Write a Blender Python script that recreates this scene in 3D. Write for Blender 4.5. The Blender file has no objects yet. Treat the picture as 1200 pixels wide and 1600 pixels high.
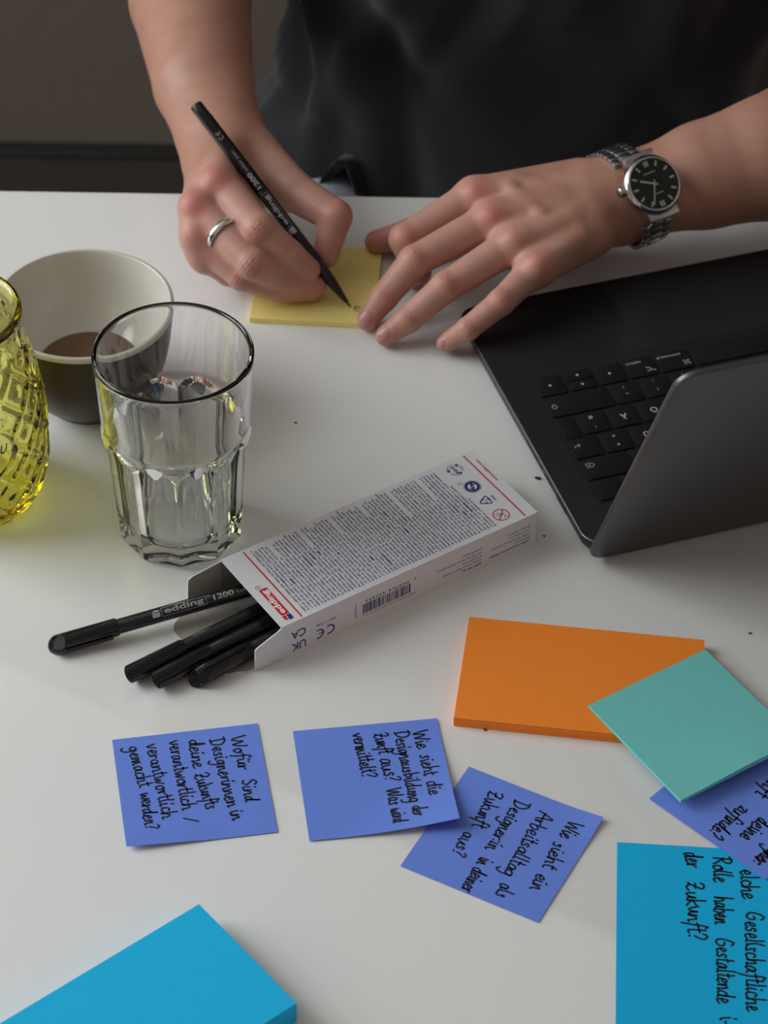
import bpy, bmesh, math, random
import numpy as np
from mathutils import Vector, Matrix

C = bpy.context.scene.collection
random.seed(7)
rng = np.random.default_rng(7)
PI = math.pi

# ------------------------------------------------------------------ camera
F, PITCH, ROLL, CAMH = 4400.0, 0.7356254, 0.0154596, 1.0702604
def cam_axes():
    cp, sp, cr, sr = math.cos(PITCH), math.sin(PITCH), math.cos(ROLL), math.sin(ROLL)
    r = np.array([1, 0, 0.]); u = np.array([0, sp, cp]); f = np.array([0, cp, -sp])
    return cr*r+sr*u, -sr*r+cr*u, f
CR, CU, CF = cam_axes()
cam_d = bpy.data.cameras.new('camera'); cam = bpy.data.objects.new('camera', cam_d); C.objects.link(cam)
M = Matrix(((CR[0], CU[0], -CF[0], 0), (CR[1], CU[1], -CF[1], 0), (CR[2], CU[2], -CF[2], CAMH), (0, 0, 0, 1)))
cam.matrix_world = M
cam_d.sensor_fit = 'VERTICAL'; cam_d.sensor_height = 17.3; cam_d.sensor_width = 17.3*.75
cam_d.lens = F/1600*17.3
cam_d.clip_start = .05
cam_d.dof.use_dof = True; cam_d.dof.focus_distance = 1.47; cam_d.dof.aperture_fstop = 7.0
bpy.context.scene.camera = cam

# ------------------------------------------------------------------ light and exposure
sc = bpy.context.scene
sc.view_settings.view_transform = 'Standard'; sc.view_settings.look = 'None'
sc.view_settings.gamma = 1; sc.view_settings.exposure = 0.0
sc.view_settings.use_curve_mapping = False
w = bpy.data.worlds.new('world'); sc.world = w; w.use_nodes = True
w.node_tree.nodes['Background'].inputs[0].default_value = (0.95, 0.79, 0.70, 1)
w.node_tree.nodes['Background'].inputs[1].default_value = 0.33
def area(name, loc, target, sx, sy, power, col):
    d = bpy.data.lights.new(name, 'AREA'); d.shape = 'RECTANGLE'; d.size = sx; d.size_y = sy
    d.energy = power; d.color = col
    o = bpy.data.objects.new(name, d); C.objects.link(o); o.location = loc
    o.rotation_euler = (Vector(target)-Vector(loc)).to_track_quat('-Z', 'Y').to_euler()
    return o
WIN_Y0, WIN_Y1, WIN_Z0, WIN_Z1 = 0.50, 2.45, 0.22, 1.80       # the window opening in the left wall
area('window_daylight', (-2.02, (WIN_Y0+WIN_Y1)/2, (WIN_Z0+WIN_Z1)/2), (0, (WIN_Y0+WIN_Y1)/2, (WIN_Z0+WIN_Z1)/2-.45), WIN_Z1-WIN_Z0, WIN_Y1-WIN_Y0, 59, (0.90, 0.97, 1.0))
try:
    sc.cycles.caustics_refractive = True; sc.cycles.caustics_reflective = True
    sc.cycles.max_bounces = 40; sc.cycles.transmission_bounces = 40; sc.cycles.blur_glossy = 0.3
    sc.cycles.sample_clamp_indirect = 6
    sc.cycles.use_denoising = True
except Exception: pass

# ------------------------------------------------------------------ helpers
def un(px, py, z=0.0):
    """the point of height z seen at a pixel of the 1200x1600 photograph"""
    d = (px-600)/F*CR+(800-py)/F*CU+CF
    return np.array([0, 0, CAMH])+(z-CAMH)/d[2]*d
def mat(name, col, rough=.5, metal=0, spec=.5, **kw):
    m = bpy.data.materials.new(name); m.use_nodes = True
    b = m.node_tree.nodes['Principled BSDF']
    b.inputs['Base Color'].default_value = (*col, 1); b.inputs['Roughness'].default_value = rough
    b.inputs['Metallic'].default_value = metal; b.inputs['Specular IOR Level'].default_value = spec
    for k, v in kw.items(): b.inputs[k.replace('_', ' ')].default_value = v
    return m
def noise_bump(m, scale, strength, dist=.001, detail=4, col_amt=0, rough_amt=0):
    nt = m.node_tree; b = nt.nodes['Principled BSDF']
    tc = nt.nodes.new('ShaderNodeTexCoord'); n = nt.nodes.new('ShaderNodeTexNoise')
    n.inputs['Scale'].default_value = scale; n.inputs['Detail'].default_value = detail
    nt.links.new(tc.outputs['Object'], n.inputs['Vector'])
    if strength:
        bp = nt.nodes.new('ShaderNodeBump'); bp.inputs['Strength'].default_value = strength; bp.inputs['Distance'].default_value = dist
        nt.links.new(n.outputs['Fac'], bp.inputs['Height']); nt.links.new(bp.outputs['Normal'], b.inputs['Normal'])
    if col_amt:
        base = list(b.inputs['Base Color'].default_value)
        mx = nt.nodes.new('ShaderNodeMix'); mx.data_type = 'RGBA'
        mx.inputs[6].default_value = [c*(1-col_amt) for c in base[:3]]+[1]
        mx.inputs[7].default_value = [min(1, c*(1+col_amt)) for c in base[:3]]+[1]
        nt.links.new(n.outputs['Fac'], mx.inputs[0]); nt.links.new(mx.outputs[2], b.inputs['Base Color'])
    return m
def obj(name, verts, faces, m=None, parent=None, smooth=False, loc=None):
    me = bpy.data.meshes.new(name); me.from_pydata([tuple(v) for v in verts], [], [tuple(f) for f in faces])
    me.update()
    return link(name, me, m, parent, smooth, loc)
def link(name, me, m=None, parent=None, smooth=False, loc=None):
    o = bpy.data.objects.new(name, me); C.objects.link(o)
    if m is not None: me.materials.append(m)
    if smooth: me.polygons.foreach_set('use_smooth', [True]*len(me.polygons))
    if parent is not None: o.parent = parent
    if loc is not None: o.location = loc
    return o
def obm(name, bm, m=None, parent=None, smooth=False, loc=None, auto=None):
    me = bpy.data.meshes.new(name); bmesh.ops.recalc_face_normals(bm, faces=bm.faces[:]); bm.to_mesh(me); bm.free()
    o = link(name, me, m, parent, smooth, loc)
    if auto:
        me.polygons.foreach_set('use_smooth', [True]*len(me.polygons))
        me.set_sharp_from_angle(angle=math.radians(auto))
    return o
def thing(name, label, cat, loc=(0, 0, 0), rz=0.0, group=None):
    o = bpy.data.objects.new(name, None); C.objects.link(o); o.location = loc; o.rotation_euler = (0, 0, rz)
    o.empty_display_size = .02
    return tag(o, label, cat, group)
def tag(o, label, cat, group=None, kind=None):
    o['label'] = label; o['category'] = cat
    if group: o['group'] = group
    if kind: o['kind'] = kind
    return o
def struct(o): o['kind'] = 'structure'; return o
def add_box(bm, x0, x1, y0, y1, z0, z1, bev=0, seg=2, mtx=None):
    r = bmesh.ops.create_cube(bm, size=1)
    vs = r['verts']
    for v in vs:
        v.co = Vector((x0+(v.co.x+.5)*(x1-x0), y0+(v.co.y+.5)*(y1-y0), z0+(v.co.z+.5)*(z1-z0)))
    if bev:
        es = list({e for v in vs for e in v.link_edges})
        g = bmesh.ops.bevel(bm, geom=es, offset=bev, segments=seg, profile=.5, affect='EDGES')
        vs = list({v for f in g['faces'] for v in f.verts} | {v for v in vs if v.is_valid})
    if mtx is not None:
        for v in vs: v.co = mtx @ v.co
    return vs
def box(name, x0, x1, y0, y1, z0, z1, m, parent=None, bev=0, seg=2, loc=None):
    bm = bmesh.new(); add_box(bm, x0, x1, y0, y1, z0, z1, bev, seg)
    return obm(name, bm, m, parent, loc=loc, auto=40 if bev else None)
def rounded_rect(x0, x1, y0, y1, r, n=6):
    pts = []
    for cx, cy, a0 in ((x1-r, y1-r, 0), (x0+r, y1-r, 90), (x0+r, y0+r, 180), (x1-r, y0+r, 270)):
        for i in range(n+1):
            a = math.radians(a0+90*i/n); pts.append((cx+r*math.cos(a), cy+r*math.sin(a)))
    return pts
def slab(bm, pts, z0, z1, ch=0.0, seg=3, mtx=None, chb=None):
    """a rounded plate: outline pts (ccw), edges rounded by ch"""
    n = len(pts); cx = sum(p[0] for p in pts)/n; cy = sum(p[1] for p in pts)/n
    P = np.array(pts); nx = np.roll(P, -1, 0)-np.roll(P, 1, 0)
    nrm = np.stack([nx[:, 1], -nx[:, 0]], 1); nrm /= np.linalg.norm(nrm, axis=1)[:, None]+1e-12
    rings = []
    if ch:
        for i in range(seg+1):
            a = PI/2*i/seg; c_ = chb or ch; rings.append((c_*(1-math.sin(a)), z0+c_*(1-math.cos(a))))
        for i in range(seg+1):
            a = PI/2*i/seg; rings.append((ch*(1-math.cos(a)), z1-ch*(1-math.sin(a))))
    else: rings = [(0, z0), (0, z1)]
    rows = []
    for ins, z in rings:
        Q = P-nrm*ins
        rows.append([bm.verts.new((q[0], q[1], z) if mtx is None else mtx @ Vector((q[0], q[1], z))) for q in Q])
    for a, b in zip(rows, rows[1:]):
        for i in range(n): bm.faces.new((a[i], a[(i+1) % n], b[(i+1) % n], b[i]))
    bm.faces.new(rows[0][::-1]); bm.faces.new(rows[-1])
def lathe(prof, n=48, axis='z'):
    """closed profile of (r, z) from bottom centre round to the start"""
    V, Fc = [], []; idx = []
    for r, z in prof:
        if r < 1e-7: idx.append([len(V)]*n); V.append((0, 0, z))
        else:
            idx.append(list(range(len(V), len(V)+n)))
            V += [(r*math.cos(2*PI*i/n), r*math.sin(2*PI*i/n), z) for i in range(n)]
    for a, b in zip(idx, idx[1:]):
        for i in range(n):
            j = (i+1) % n; q = [a[i], a[j], b[j], b[i]]; u = []
            for k in q:
                if k not in u: u.append(k)
            if len(u) > 2: Fc.append(u)
    if axis == 'x': V = [(z, x, y) for x, y, z in V]
    return V, Fc
def ribbon(V, Fc, pts, w, up=None, z=0.0):
    """flat stroke of width w along 2-d pts, rounded ends"""
    P = np.array(pts, float); n = len(P)
    if n < 2: return
    t = np.gradient(P, axis=0); t /= np.linalg.norm(t, axis=1)[:, None]+1e-12
    nn = np.stack([-t[:, 1], t[:, 0]], 1); b = len(V)
    e0, e1 = P[0]-t[0]*w*.45, P[-1]+t[-1]*w*.45
    for q, m_, s in [(e0, nn[0], .25)]+[(P[i], nn[i], .5) for i in range(n)]+[(e1, nn[-1], .25)]:
        V.append((*(q+m_*w*s), z)); V.append((*(q-m_*w*s), z))
    for i in range(n+1): Fc.append((b+2*i, b+2*i+1, b+2*i+3, b+2*i+2))
def spline(pts, step=6):
    P = np.array(pts, float)
    if len(P) < 3: return P
    Q = np.vstack([2*P[0]-P[1], P, 2*P[-1]-P[-2]]); out = []
    for i in range(1, len(Q)-2):
        for k in range(step):
            t = k/step
            out.append(.5*((2*Q[i])+(-Q[i-1]+Q[i+1])*t+(2*Q[i-1]-5*Q[i]+4*Q[i+1]-Q[i+2])*t*t+(-Q[i-1]+3*Q[i]-3*Q[i+1]+Q[i+2])*t**3))
    out.append(P[-1]); return np.array(out)
def tube(V, Fc, pts, rad, n=8, close=False):
    P = np.array(pts, float); m_ = len(P); rad = np.broadcast_to(rad, (m_,)); b = len(V)
    t = np.gradient(P, axis=0)
    if close: t = np.roll(P, -1, 0)-np.roll(P, 1, 0)
    t /= np.linalg.norm(t, axis=1)[:, None]+1e-12
    up = np.array([0, 0, 1.]) if abs(t[0][2]) < .9 else np.array([1., 0, 0])
    for i in range(m_):
        s = np.cross(t[i], up); s /= np.linalg.norm(s)+1e-12; u = np.cross(s, t[i]); up = u
        for k in range(n):
            a = 2*PI*k/n; V.append(tuple(P[i]+rad[i]*(math.cos(a)*s+math.sin(a)*u)))
    for i in range(m_ if close else m_-1):
        j = (i+1) % m_
        for k in range(n):
            l = (k+1) % n; Fc.append((b+i*n+k, b+i*n+l, b+j*n+l, b+j*n+k))
    if not close:
        Fc.append(tuple(b+k for k in range(n))[::-1]); Fc.append(tuple(b+(m_-1)*n+k for k in range(n)))
_tc = {}
def text_mesh(s, bold=0.0, ext=0.0):
    """outline of a word in Blender's own built-in lettering: verts (2-d, cap height about .7) and faces"""
    key = (s, bold)
    if key in _tc: return _tc[key]
    cu = bpy.data.curves.new('lettering', 'FONT'); cu.body = s; cu.offset = bold; cu.resolution_u = 3; cu.fill_mode = 'FRONT'
    o = bpy.data.objects.new('lettering', cu); C.objects.link(o)
    dg = bpy.context.evaluated_depsgraph_get(); me = bpy.data.meshes.new_from_object(o.evaluated_get(dg))
    V = np.array([v.co[:2] for v in me.vertices]).reshape(-1, 2); Fc = [tuple(p.vertices) for p in me.polygons]
    bpy.data.objects.remove(o); bpy.data.curves.remove(cu); bpy.data.meshes.remove(me)
    _tc[key] = (V, Fc); return _tc[key]
class Print:
    """printed marks: 2-d shapes put on planes given by origin, along, up"""
    def __init__(s): s.V = []; s.F = []
    def put(s, V, Fc, fr):
        o, a, u = fr; b = len(s.V)
        for p in V: s.V.append(tuple(o+a*p[0]+u*p[1]))
        for f in Fc: s.F.append(tuple(b+i for i in f))
    def text(s, t, fr, x, y, h=None, w=None, bold=0.0, align='l'):
        V, Fc = text_mesh(t, bold)
        if not len(V): return
        V = V-[V[:, 0].min(), 0]; sy = (h/.7) if h else None; ww = V[:, 0].max()
        sx = w/ww if w else sy
        if sy is None: sy = sx
        V = V*[sx, sy]
        dx = {'l': 0, 'c': -V[:, 0].max()/2, 'r': -V[:, 0].max()}[align]
        s.put(V+[x+dx, y], Fc, fr)
    def rect(s, fr, x0, x1, y0, y1): s.put([(x0, y0), (x1, y0), (x1, y1), (x0, y1)], [(0, 1, 2, 3)], fr)
    def poly(s, fr, pts): s.put(pts, [tuple(range(len(pts)))], fr)
    def stroke(s, fr, pts, w):
        V, Fc = [], []; ribbon(V, Fc, pts, w); s.put([v[:2] for v in V], Fc, fr)
    def arc(s, fr, cx, cy, r, a0, a1, w, n=20):
        s.stroke(fr, [(cx+r*math.cos(math.radians(a0+(a1-a0)*i/n)), cy+r*math.sin(math.radians(a0+(a1-a0)*i/n))) for i in range(n+1)], w)
    def build(s, name, m, parent): return obj(name, s.V, s.F, m, parent)
def frame(o, a, u): return (np.array(o, float), np.array(a, float), np.array(u, float))

# ------------------------------------------------------------------ materials
WHITE_TOP = noise_bump(mat('white_laminate', (.80, .795, .78), .2, spec=.45), 900, .03, .0002)
WALL_M = noise_bump(mat('brown_grey_wall', (.165, .133, .108), .85, spec=.2), 60, .2, .003, col_amt=.12)
CEIL_M = mat('ceiling_paint', (.75, .73, .70), .9)
FLOOR_M = noise_bump(mat('dark_floor', (.03, .025, .022), .6), 25, .2, .002, col_amt=.3)
SKIRT_M = mat('dark_skirting', (.018, .017, .016), .5)
FRAME_M = mat('window_frame_white', (.6, .6, .6), .4)
def paper(name, col, var=.05): return noise_bump(mat(name, col, .75, spec=.25), 240, .25, .0004, col_amt=var, detail=6)
BLUE_P = paper('blue_paper', (.155, .265, .80)); ORANGE_P = paper('orange_paper', (.98, .265, .03))
TEAL_P = paper('teal_paper', (.18, .59, .57)); CYAN_P = paper('cyan_paper', (.013, .53, .92)); YELLOW_P = paper('yellow_paper', (.92, .77, .26))
CYAN2_P = paper('cyan_note_paper', (.006, .46, .84))
INK = mat('black_ink', (.006, .006, .012), .55)
CARD = noise_bump(mat('white_card', (.70, .70, .73), .4, spec=.4), 500, .05, .0002)
KRAFT = noise_bump(mat('grey_card_inside', (.36, .33, .30), .8), 300, .15, .0003, col_amt=.08)
NAVY = mat('navy_print', (.02, .028, .17), .5); RED_PR = mat('red_print', (.60, .012, .02), .5); WHITE_PR = mat('white_print', (.8, .8, .8), .5)
FINE = mat('fine_print', (.05, .065, .20), .5)
BLACK_PL = mat('black_plastic', (.006, .006, .007), .22, spec=.5); BLACK_SAT = mat('black_satin_plastic', (.008, .008, .009), .26)
NIB = mat('fibre_nib', (.004, .004, .004), .7); SILVER_PR = mat('silver_print', (.42, .42, .44), .4, .3)
ALU = noise_bump(mat('space_grey_aluminium', (.115, .115, .118), .38, .92), 3000, .02, .0001)
PAD_M = mat('trackpad_glass', (.062, .060, .068), .4, .8)
ALU_EDGE = mat('grey_aluminium_edge', (.30, .30, .31), .28, .95)
ALU_DARK = noise_bump(mat('dark_grey_aluminium', (.055, .053, .058), .36, .8), 3000, .02, .0001)
KEY_M = mat('key_black', (.005, .005, .0055), .6, spec=.3); WELL_M = mat('keyboard_well', (.005, .005, .005), .6)
LEGEND = mat('key_legend', (.50, .50, .52), .5); SCREEN = mat('screen_glass', (.004, .004, .005), .08); PORT = mat('port_dark', (.003, .003, .003), .5)
STEEL = mat('brushed_steel', (.50, .50, .50), .26, 1); STEEL_POL = mat('polished_steel', (.72, .71, .70), .10, 1)
DIAL = mat('green_dial', (.004, .012, .008), .25); LUME = mat('marker_silver', (.55, .55, .52), .25, .8); SILVER = mat('silver_ring', (.80, .79, .77), .16, 1)
def glass(name, col, ior=1.5, dens=0.0, rough=0.0):
    m = bpy.data.materials.new(name); m.use_nodes = True; nt = m.node_tree; nt.nodes.remove(nt.nodes['Principled BSDF'])
    g = nt.nodes.new('ShaderNodeBsdfGlass'); g.inputs['IOR'].default_value = ior; g.inputs['Roughness'].default_value = rough
    g.inputs['Color'].default_value = (1, 1, 1, 1)
    out = nt.nodes['Material Output']; nt.links.new(g.outputs[0], out.inputs['Surface'])
    if dens:
        a = nt.nodes.new('ShaderNodeVolumeAbsorption'); a.inputs['Color'].default_value = (*col, 1); a.inputs['Density'].default_value = dens
        nt.links.new(a.outputs[0], out.inputs['Volume'])
    else: g.inputs['Color'].default_value = (*col, 1)
    return m
CLEAR = glass('clear_glass', (.62, .80, .72), 1.5, 5)
YELLOW_G = glass('yellow_glass', (1.0, .972, .015), 1.5, 120)
CUP_OUT = mat('dark_brown_glaze', (.042, .023, .023), .32, spec=.5); CUP_IN = mat('white_glaze', (.63, .60, .53), .16)
COFFEE = mat('milky_coffee', (.17, .085, .05), .15)
DENIM = noise_bump(mat('light_denim', (.34, .37, .42), .9, spec=.2), 700, .3, .0008, col_amt=.15)
SHIRT_M = noise_bump(mat('charcoal_cotton', (.019, .019, .022), .9, spec=.15), 900, .35, .0006, col_amt=.15)
SHIRT_M.node_tree.nodes['Principled BSDF'].inputs['Sheen Weight'].default_value = .25
CRUMB = mat('dark_crumb', (.09, .06, .04), .9)

# ------------------------------------------------------------------ the room
FZ = -.74
struct(box('floor', -2.0, 2.6, -1.6, 2.66, FZ-.05, FZ, FLOOR_M))
struct(box('wall_back', -2.0, 2.6, 2.60, 2.66, FZ, 1.9, WALL_M))
struct(box('baseboard_back', -1.92, 2.6, 2.575, 2.60, FZ, FZ+.006, SKIRT_M, bev=.001))
struct(box('ceiling', -2.0, 2.6, -1.6, 2.66, 1.9, 1.95, CEIL_M))
bm = bmesh.new()
for y0, y1, z0, z1 in ((-1.6, WIN_Y0, FZ, 1.9), (WIN_Y1, 2.60, FZ, 1.9), (WIN_Y0, WIN_Y1, FZ, WIN_Z0), (WIN_Y0, WIN_Y1, WIN_Z1, 1.9)):
    add_box(bm, -2.00, -1.92, y0, y1, z0, z1)
struct(obm('wall_left', bm, CEIL_M))
bm = bmesh.new()
for y0, y1, z0, z1 in ((WIN_Y0, WIN_Y0+.04, WIN_Z0, WIN_Z1), (WIN_Y1-.04, WIN_Y1, WIN_Z0, WIN_Z1), (WIN_Y0+.04, WIN_Y1-.04, WIN_Z0, WIN_Z0+.04),
                       (WIN_Y0+.04, WIN_Y1-.04, WIN_Z1-.04, WIN_Z1), (1.455, 1.495, WIN_Z0+.04, WIN_Z1-.04)):
    add_box(bm, -1.99, -1.95, y0, y1, z0, z1, .004)
struct(obm('window_1', bm, FRAME_M))

# ------------------------------------------------------------------ table
t = thing('table', 'white laminate table that everything on it rests on', 'table', (0, .94, FZ))
TOPY0, TOPY1 = -.545, .5468
bm = bmesh.new(); slab(bm, rounded_rect(-.95, .95, TOPY0, TOPY1, .012, 4), .712, .74, .0015, 2)
obm('tabletop', bm, WHITE_TOP, t, auto=35)
for sx in (-.87, .87):
    for sy in (-.47, .47): box('leg', sx-.02, sx+.02, sy-.02, sy+.02, 0, .712, FRAME_M, t, bev=.003)

# ------------------------------------------------------------------ sticky notes and pads
GL = {  # hand-lettering strokes: x-height 1, ascender 2
'W': (1.9, [[(0, 1.9), (.25, .8), (.5, 0), (.75, .9), (.95, 1.4), (1.15, .6), (1.35, 0), (1.6, .9), (1.8, 1.95)]]),
'A': (1.4, [[(0, -.05), (.35, .9), (.75, 1.95), (.95, 1), (1.2, 0)], [(.1, .75), (.6, .7), (1.25, .8)]]),
'D': (1.4, [[(.25, 1.75), (.2, .9), (.25, 0)], [(-.1, 1.8), (.5, 1.85), (1.1, 1.4), (1.2, .8), (.8, .15), (.05, -.05)]]),
'Z': (1.3, [[(.05, 1.5), (.4, 1.85), (.85, 1.6), (.6, .9), (.1, .1), (.3, .2), (.7, -.05), (1.15, .15)], [(.15, .85), (.9, .95)]]),
'S': (1.1, [[(.95, 1.6), (.6, 1.9), (.15, 1.5), (.4, 1.0), (.85, .55), (.55, .02), (.05, .2)]]),
'R': (1.3, [[(.2, 1.8), (.15, 0)], [(-.1, 1.5), (.4, 1.95), (.95, 1.6), (.7, 1.05), (.2, .95), (.7, .5), (1.2, -.05)]]),
'G': (1.4, [[(1.1, 1.6), (.7, 1.9), (.15, 1.2), (.15, .4), (.6, 0), (1.1, .35), (1.1, .85), (.65, .85)]]),
'a': (1.0, [[(.75, .85), (.4, 1.0), (.08, .55), (.2, .05), (.55, .2), (.78, .9), (.72, .25), (1.0, .08)]]),
'b': (.95, [[(.1, 1.9), (.1, .9), (.12, .05), (.5, .0), (.8, .45), (.55, .95), (.15, .7)]]),
'c': (.8, [[(.7, .85), (.35, 1.0), (.06, .5), (.3, .02), (.8, .15)]]),
'd': (1.05, [[(.75, .85), (.35, .95), (.06, .45), (.3, .02), (.65, .4), (.85, 1.95), (.75, .9), (.78, .1), (1.05, .08)]]),
'e': (.8, [[(.05, .45), (.5, .55), (.6, .85), (.35, 1.0), (.06, .5), (.3, .0), (.8, .2)]]),
'f': (.75, [[(.85, 1.75), (.55, 1.95), (.38, 1.4), (.3, .3), (.1, -.75)], [(.02, .95), (.75, 1.0)]]),
'g': (.95, [[(.7, .85), (.35, 1.0), (.08, .55), (.3, .1), (.65, .4), (.75, .95), (.7, -.4), (.35, -.95), (-.05, -.7)]]),
'h': (1.0, [[(.12, 1.95), (.1, 1), (.08, .0), (.3, .8), (.6, .95), (.72, .5), (.75, .02), (1.0, .1)]]),
'i': (.45, [[(.1, 1.0), (.1, .4), (.2, .02), (.45, .15)], [(.2, 1.5), (.26, 1.6)]]),
'k': (.9, [[(.1, 1.95), (.1, 1), (.08, 0)], [(.75, 1.0), (.15, .5), (.5, .25), (.85, .0)]]),
'l': (.45, [[(.15, 1.95), (.1, 1), (.15, .1), (.45, .12)]]),
'm': (1.4, [[(.05, .98), (.1, .02), (.3, .8), (.5, .95), (.6, .05), (.8, .85), (1.0, .92), (1.1, .1), (1.4, .1)]]),
'n': (1.0, [[(.05, .98), (.1, .02), (.3, .75), (.6, .95), (.7, .4), (.75, .04), (1.0, .12)]]),
'o': (.85, [[(.5, .98), (.12, .7), (.15, .15), (.5, .02), (.75, .5), (.5, .98), (.85, .8)]]),
'r': (.65, [[(.05, .98), (.12, .02), (.25, .7), (.6, .95)]]),
's': (.75, [[(.62, .85), (.35, 1.0), (.15, .75), (.5, .4), (.45, .05), (.05, .08)]]),
't': (.6, [[(.25, 1.75), (.22, .9), (.25, .08), (.6, .08)], [(0, 1.1), (.55, 1.15)]]),
'u': (1.0, [[(.05, .98), (.12, .2), (.4, .02), (.68, .4), (.75, .98), (.75, .2), (1.0, .08)]]),
'v': (.85, [[(.02, .98), (.2, .5), (.38, .02), (.6, .6), (.8, 1.0)]]),
'w': (1.25, [[(.02, .98), (.15, .3), (.35, .02), (.58, .75), (.75, .1), (.95, .15), (1.2, 1.0)]]),
'z': (.85, [[(.05, .85), (.4, 1.0), (.65, .8), (.1, .1), (.4, .12), (.8, .05)]]),
'?': (.8, [[(.1, 1.5), (.4, 1.9), (.75, 1.6), (.5, 1.0), (.3, .6)], [(.28, .05), (.34, .12)]]),
'/': (.7, [[(.05, -.3), (.6, 1.9)]]), ':': (.4, [[(.15, .15), (.2, .22)], [(.15, .85), (.2, .92)]]), '-': (.6, [[(.05, .6), (.5, .62)]]),
}
GL['\u00fc'] = (1.0, GL['u'][1]+[[(.2, 1.45), (.24, 1.6)], [(.6, 1.45), (.64, 1.6)]])
def letters(V, Fc, word, a, b, xh, w, jit=.05, zf=None):
    """write word from a to b (2-d, baseline), x-height xh"""
    a, b = np.array(a, float), np.array(b, float); L = np.linalg.norm(b-a); d = (b-a)/L; u = np.array([-d[1], d[0]])
    tot = sum(GL[c][0]+.12 for c in word)-.12; sx = L/tot; x = 0
    for c in word:
        adv, st = GL[c]
        dy = rng.normal(0, jit)*.6
        for s in st:
            P = np.array(s)+rng.normal(0, jit, (len(s), 2))
            P = spline(P) if len(P) > 2 else P
            Q = [a+d*((x+p[0])*sx)+u*((p[1]+dy)*xh) for p in P]
            b0 = len(V); ribbon(V, Fc, Q, w)
            for i in range(b0, len(V)):
                v = V[i]; V[i] = (v[0], v[1], zf(v[0], v[1]) if zf else v[2])
        x += adv+.12
def note(label, origin, ang, wd, ht, m, zf, words, xh, pen=.00095, name='sticky_note', group=None):
    """a single sheet: local x right, y up from its top-left corner (0,0) to (wd,-ht); zf gives the curl"""
    th = .00022; N = 22
    c, s = math.cos(ang), math.sin(ang)
    V, Fc = [], []
    for k in (0, 1):
        for i in range(N+1):
            for j in range(N+1):
                x, y = wd*j/N, -ht*i/N; V.append((x, y, zf(x, y)+(th if k else 0)))
    n1 = N+1
    for i in range(N):
        for j in range(N):
            a = i*n1+j; Fc.append((a, a+1, a+n1+1, a+n1)); b = a+n1*n1; Fc.append((b, b+n1, b+n1+1, b+1))
    ring = [j for j in range(n1)]+[i*n1+N for i in range(1, n1)]+[N*n1+j for j in range(N-1, -1, -1)]+[i*n1 for i in range(N-1, 0, -1)]
    for a, b in zip(ring, ring[1:]+ring[:1]): Fc.append((a, a+n1*n1, b+n1*n1, b))
    me = bpy.data.meshes.new(name); me.from_pydata(V, [], Fc); me.update()
    bm = bmesh.new(); bm.from_mesh(me); bmesh.ops.recalc_face_normals(bm, faces=bm.faces[:]); bm.to_mesh(me); bm.free()
    o = link(name, me, m); o.location = (origin[0], origin[1], 0); o.rotation_euler = (0, 0, ang)
    me.polygons.foreach_set('use_smooth', [True]*len(me.polygons)); me.set_sharp_from_angle(angle=math.radians(50))
    tag(o, label, 'sticky note', group)
    if words:
        V, Fc = [], []
        for wd_, p0, p1, *h in words:
            P = []
            for px in (p0, p1):
                q = un(px[0], px[1], zf(wd/2, -ht/2))[:2]-np.array(origin[:2]); P.append((c*q[0]+s*q[1], -s*q[0]+c*q[1]))
            letters(V, Fc, wd_, P[0], P[1], h[0] if h else xh, pen, zf=lambda x, y: zf(x, y)+th+.0001)
        obj('handwriting', V, Fc, INK, o)
    return o
def cr(ox, oy, sx):      # pixel of an enlarged crop -> pixel of the photograph
    return lambda x, y: (ox+x/sx, oy+y/sx)
q = cr(150, 1110, 3.871)
note('blue sticky note farthest left, six lines of handwriting filling it', (-.1392, 1.0024), .1772, .076, .076, BLUE_P,
     lambda x, y: .0004+.0022*max(0, -y/.076-.75)*max(0, .6-x/.076)*8, [
     ('Wof\u00fcr', q(815, 165), q(862, 362)), ('Sind', q(880, 425), q(905, 558)),
     ('Designerinnen', q(690, 180), q(795, 590)), ('in', q(808, 615), q(822, 670)),
     ('deine', q(560, 185), q(592, 352)), ('Zukunfts', q(595, 392), q(668, 605)),
     ('verantwortlich', q(440, 190), q(522, 608)), ('/', q(535, 645), q(548, 690), .0032),
     ('verantwortlich', q(305, 210), q(405, 660)),
     ('gemacht', q(190, 228), q(262, 470)), ('werden?', q(268, 505), q(300, 730))], .0040, group='blue notes written on in black ink')
q = cr(440, 1110, 4.0)
note('blue sticky note in the middle with blank left half and lifted lower right corner', (-.0457, 1.0104), .14345, .076, .076, BLUE_P,
     lambda x, y: .0006+.0065*max(0, (x-y)/.152-.55)**2*5, [
     ('Wie', q(815, 135), q(850, 245)), ('sieht', q(862, 285), q(893, 418)), ('die', q(905, 455), q(922, 548)),
     ('Designausbildung', q(705, 140), q(800, 590)), ('der', q(812, 615), q(822, 680)),
     ('Zunft', q(580, 150), q(610, 275)), ('aus?', q(615, 310), q(650, 450), .0046), ('Was', q(655, 495), q(675, 600)), ('wird', q(682, 625), q(700, 718)),
     ('vermittelt?', q(440, 150), q(508, 425))], .0041, group='blue notes written on in black ink')
q = cr(610, 1180, 3.4286)
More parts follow.
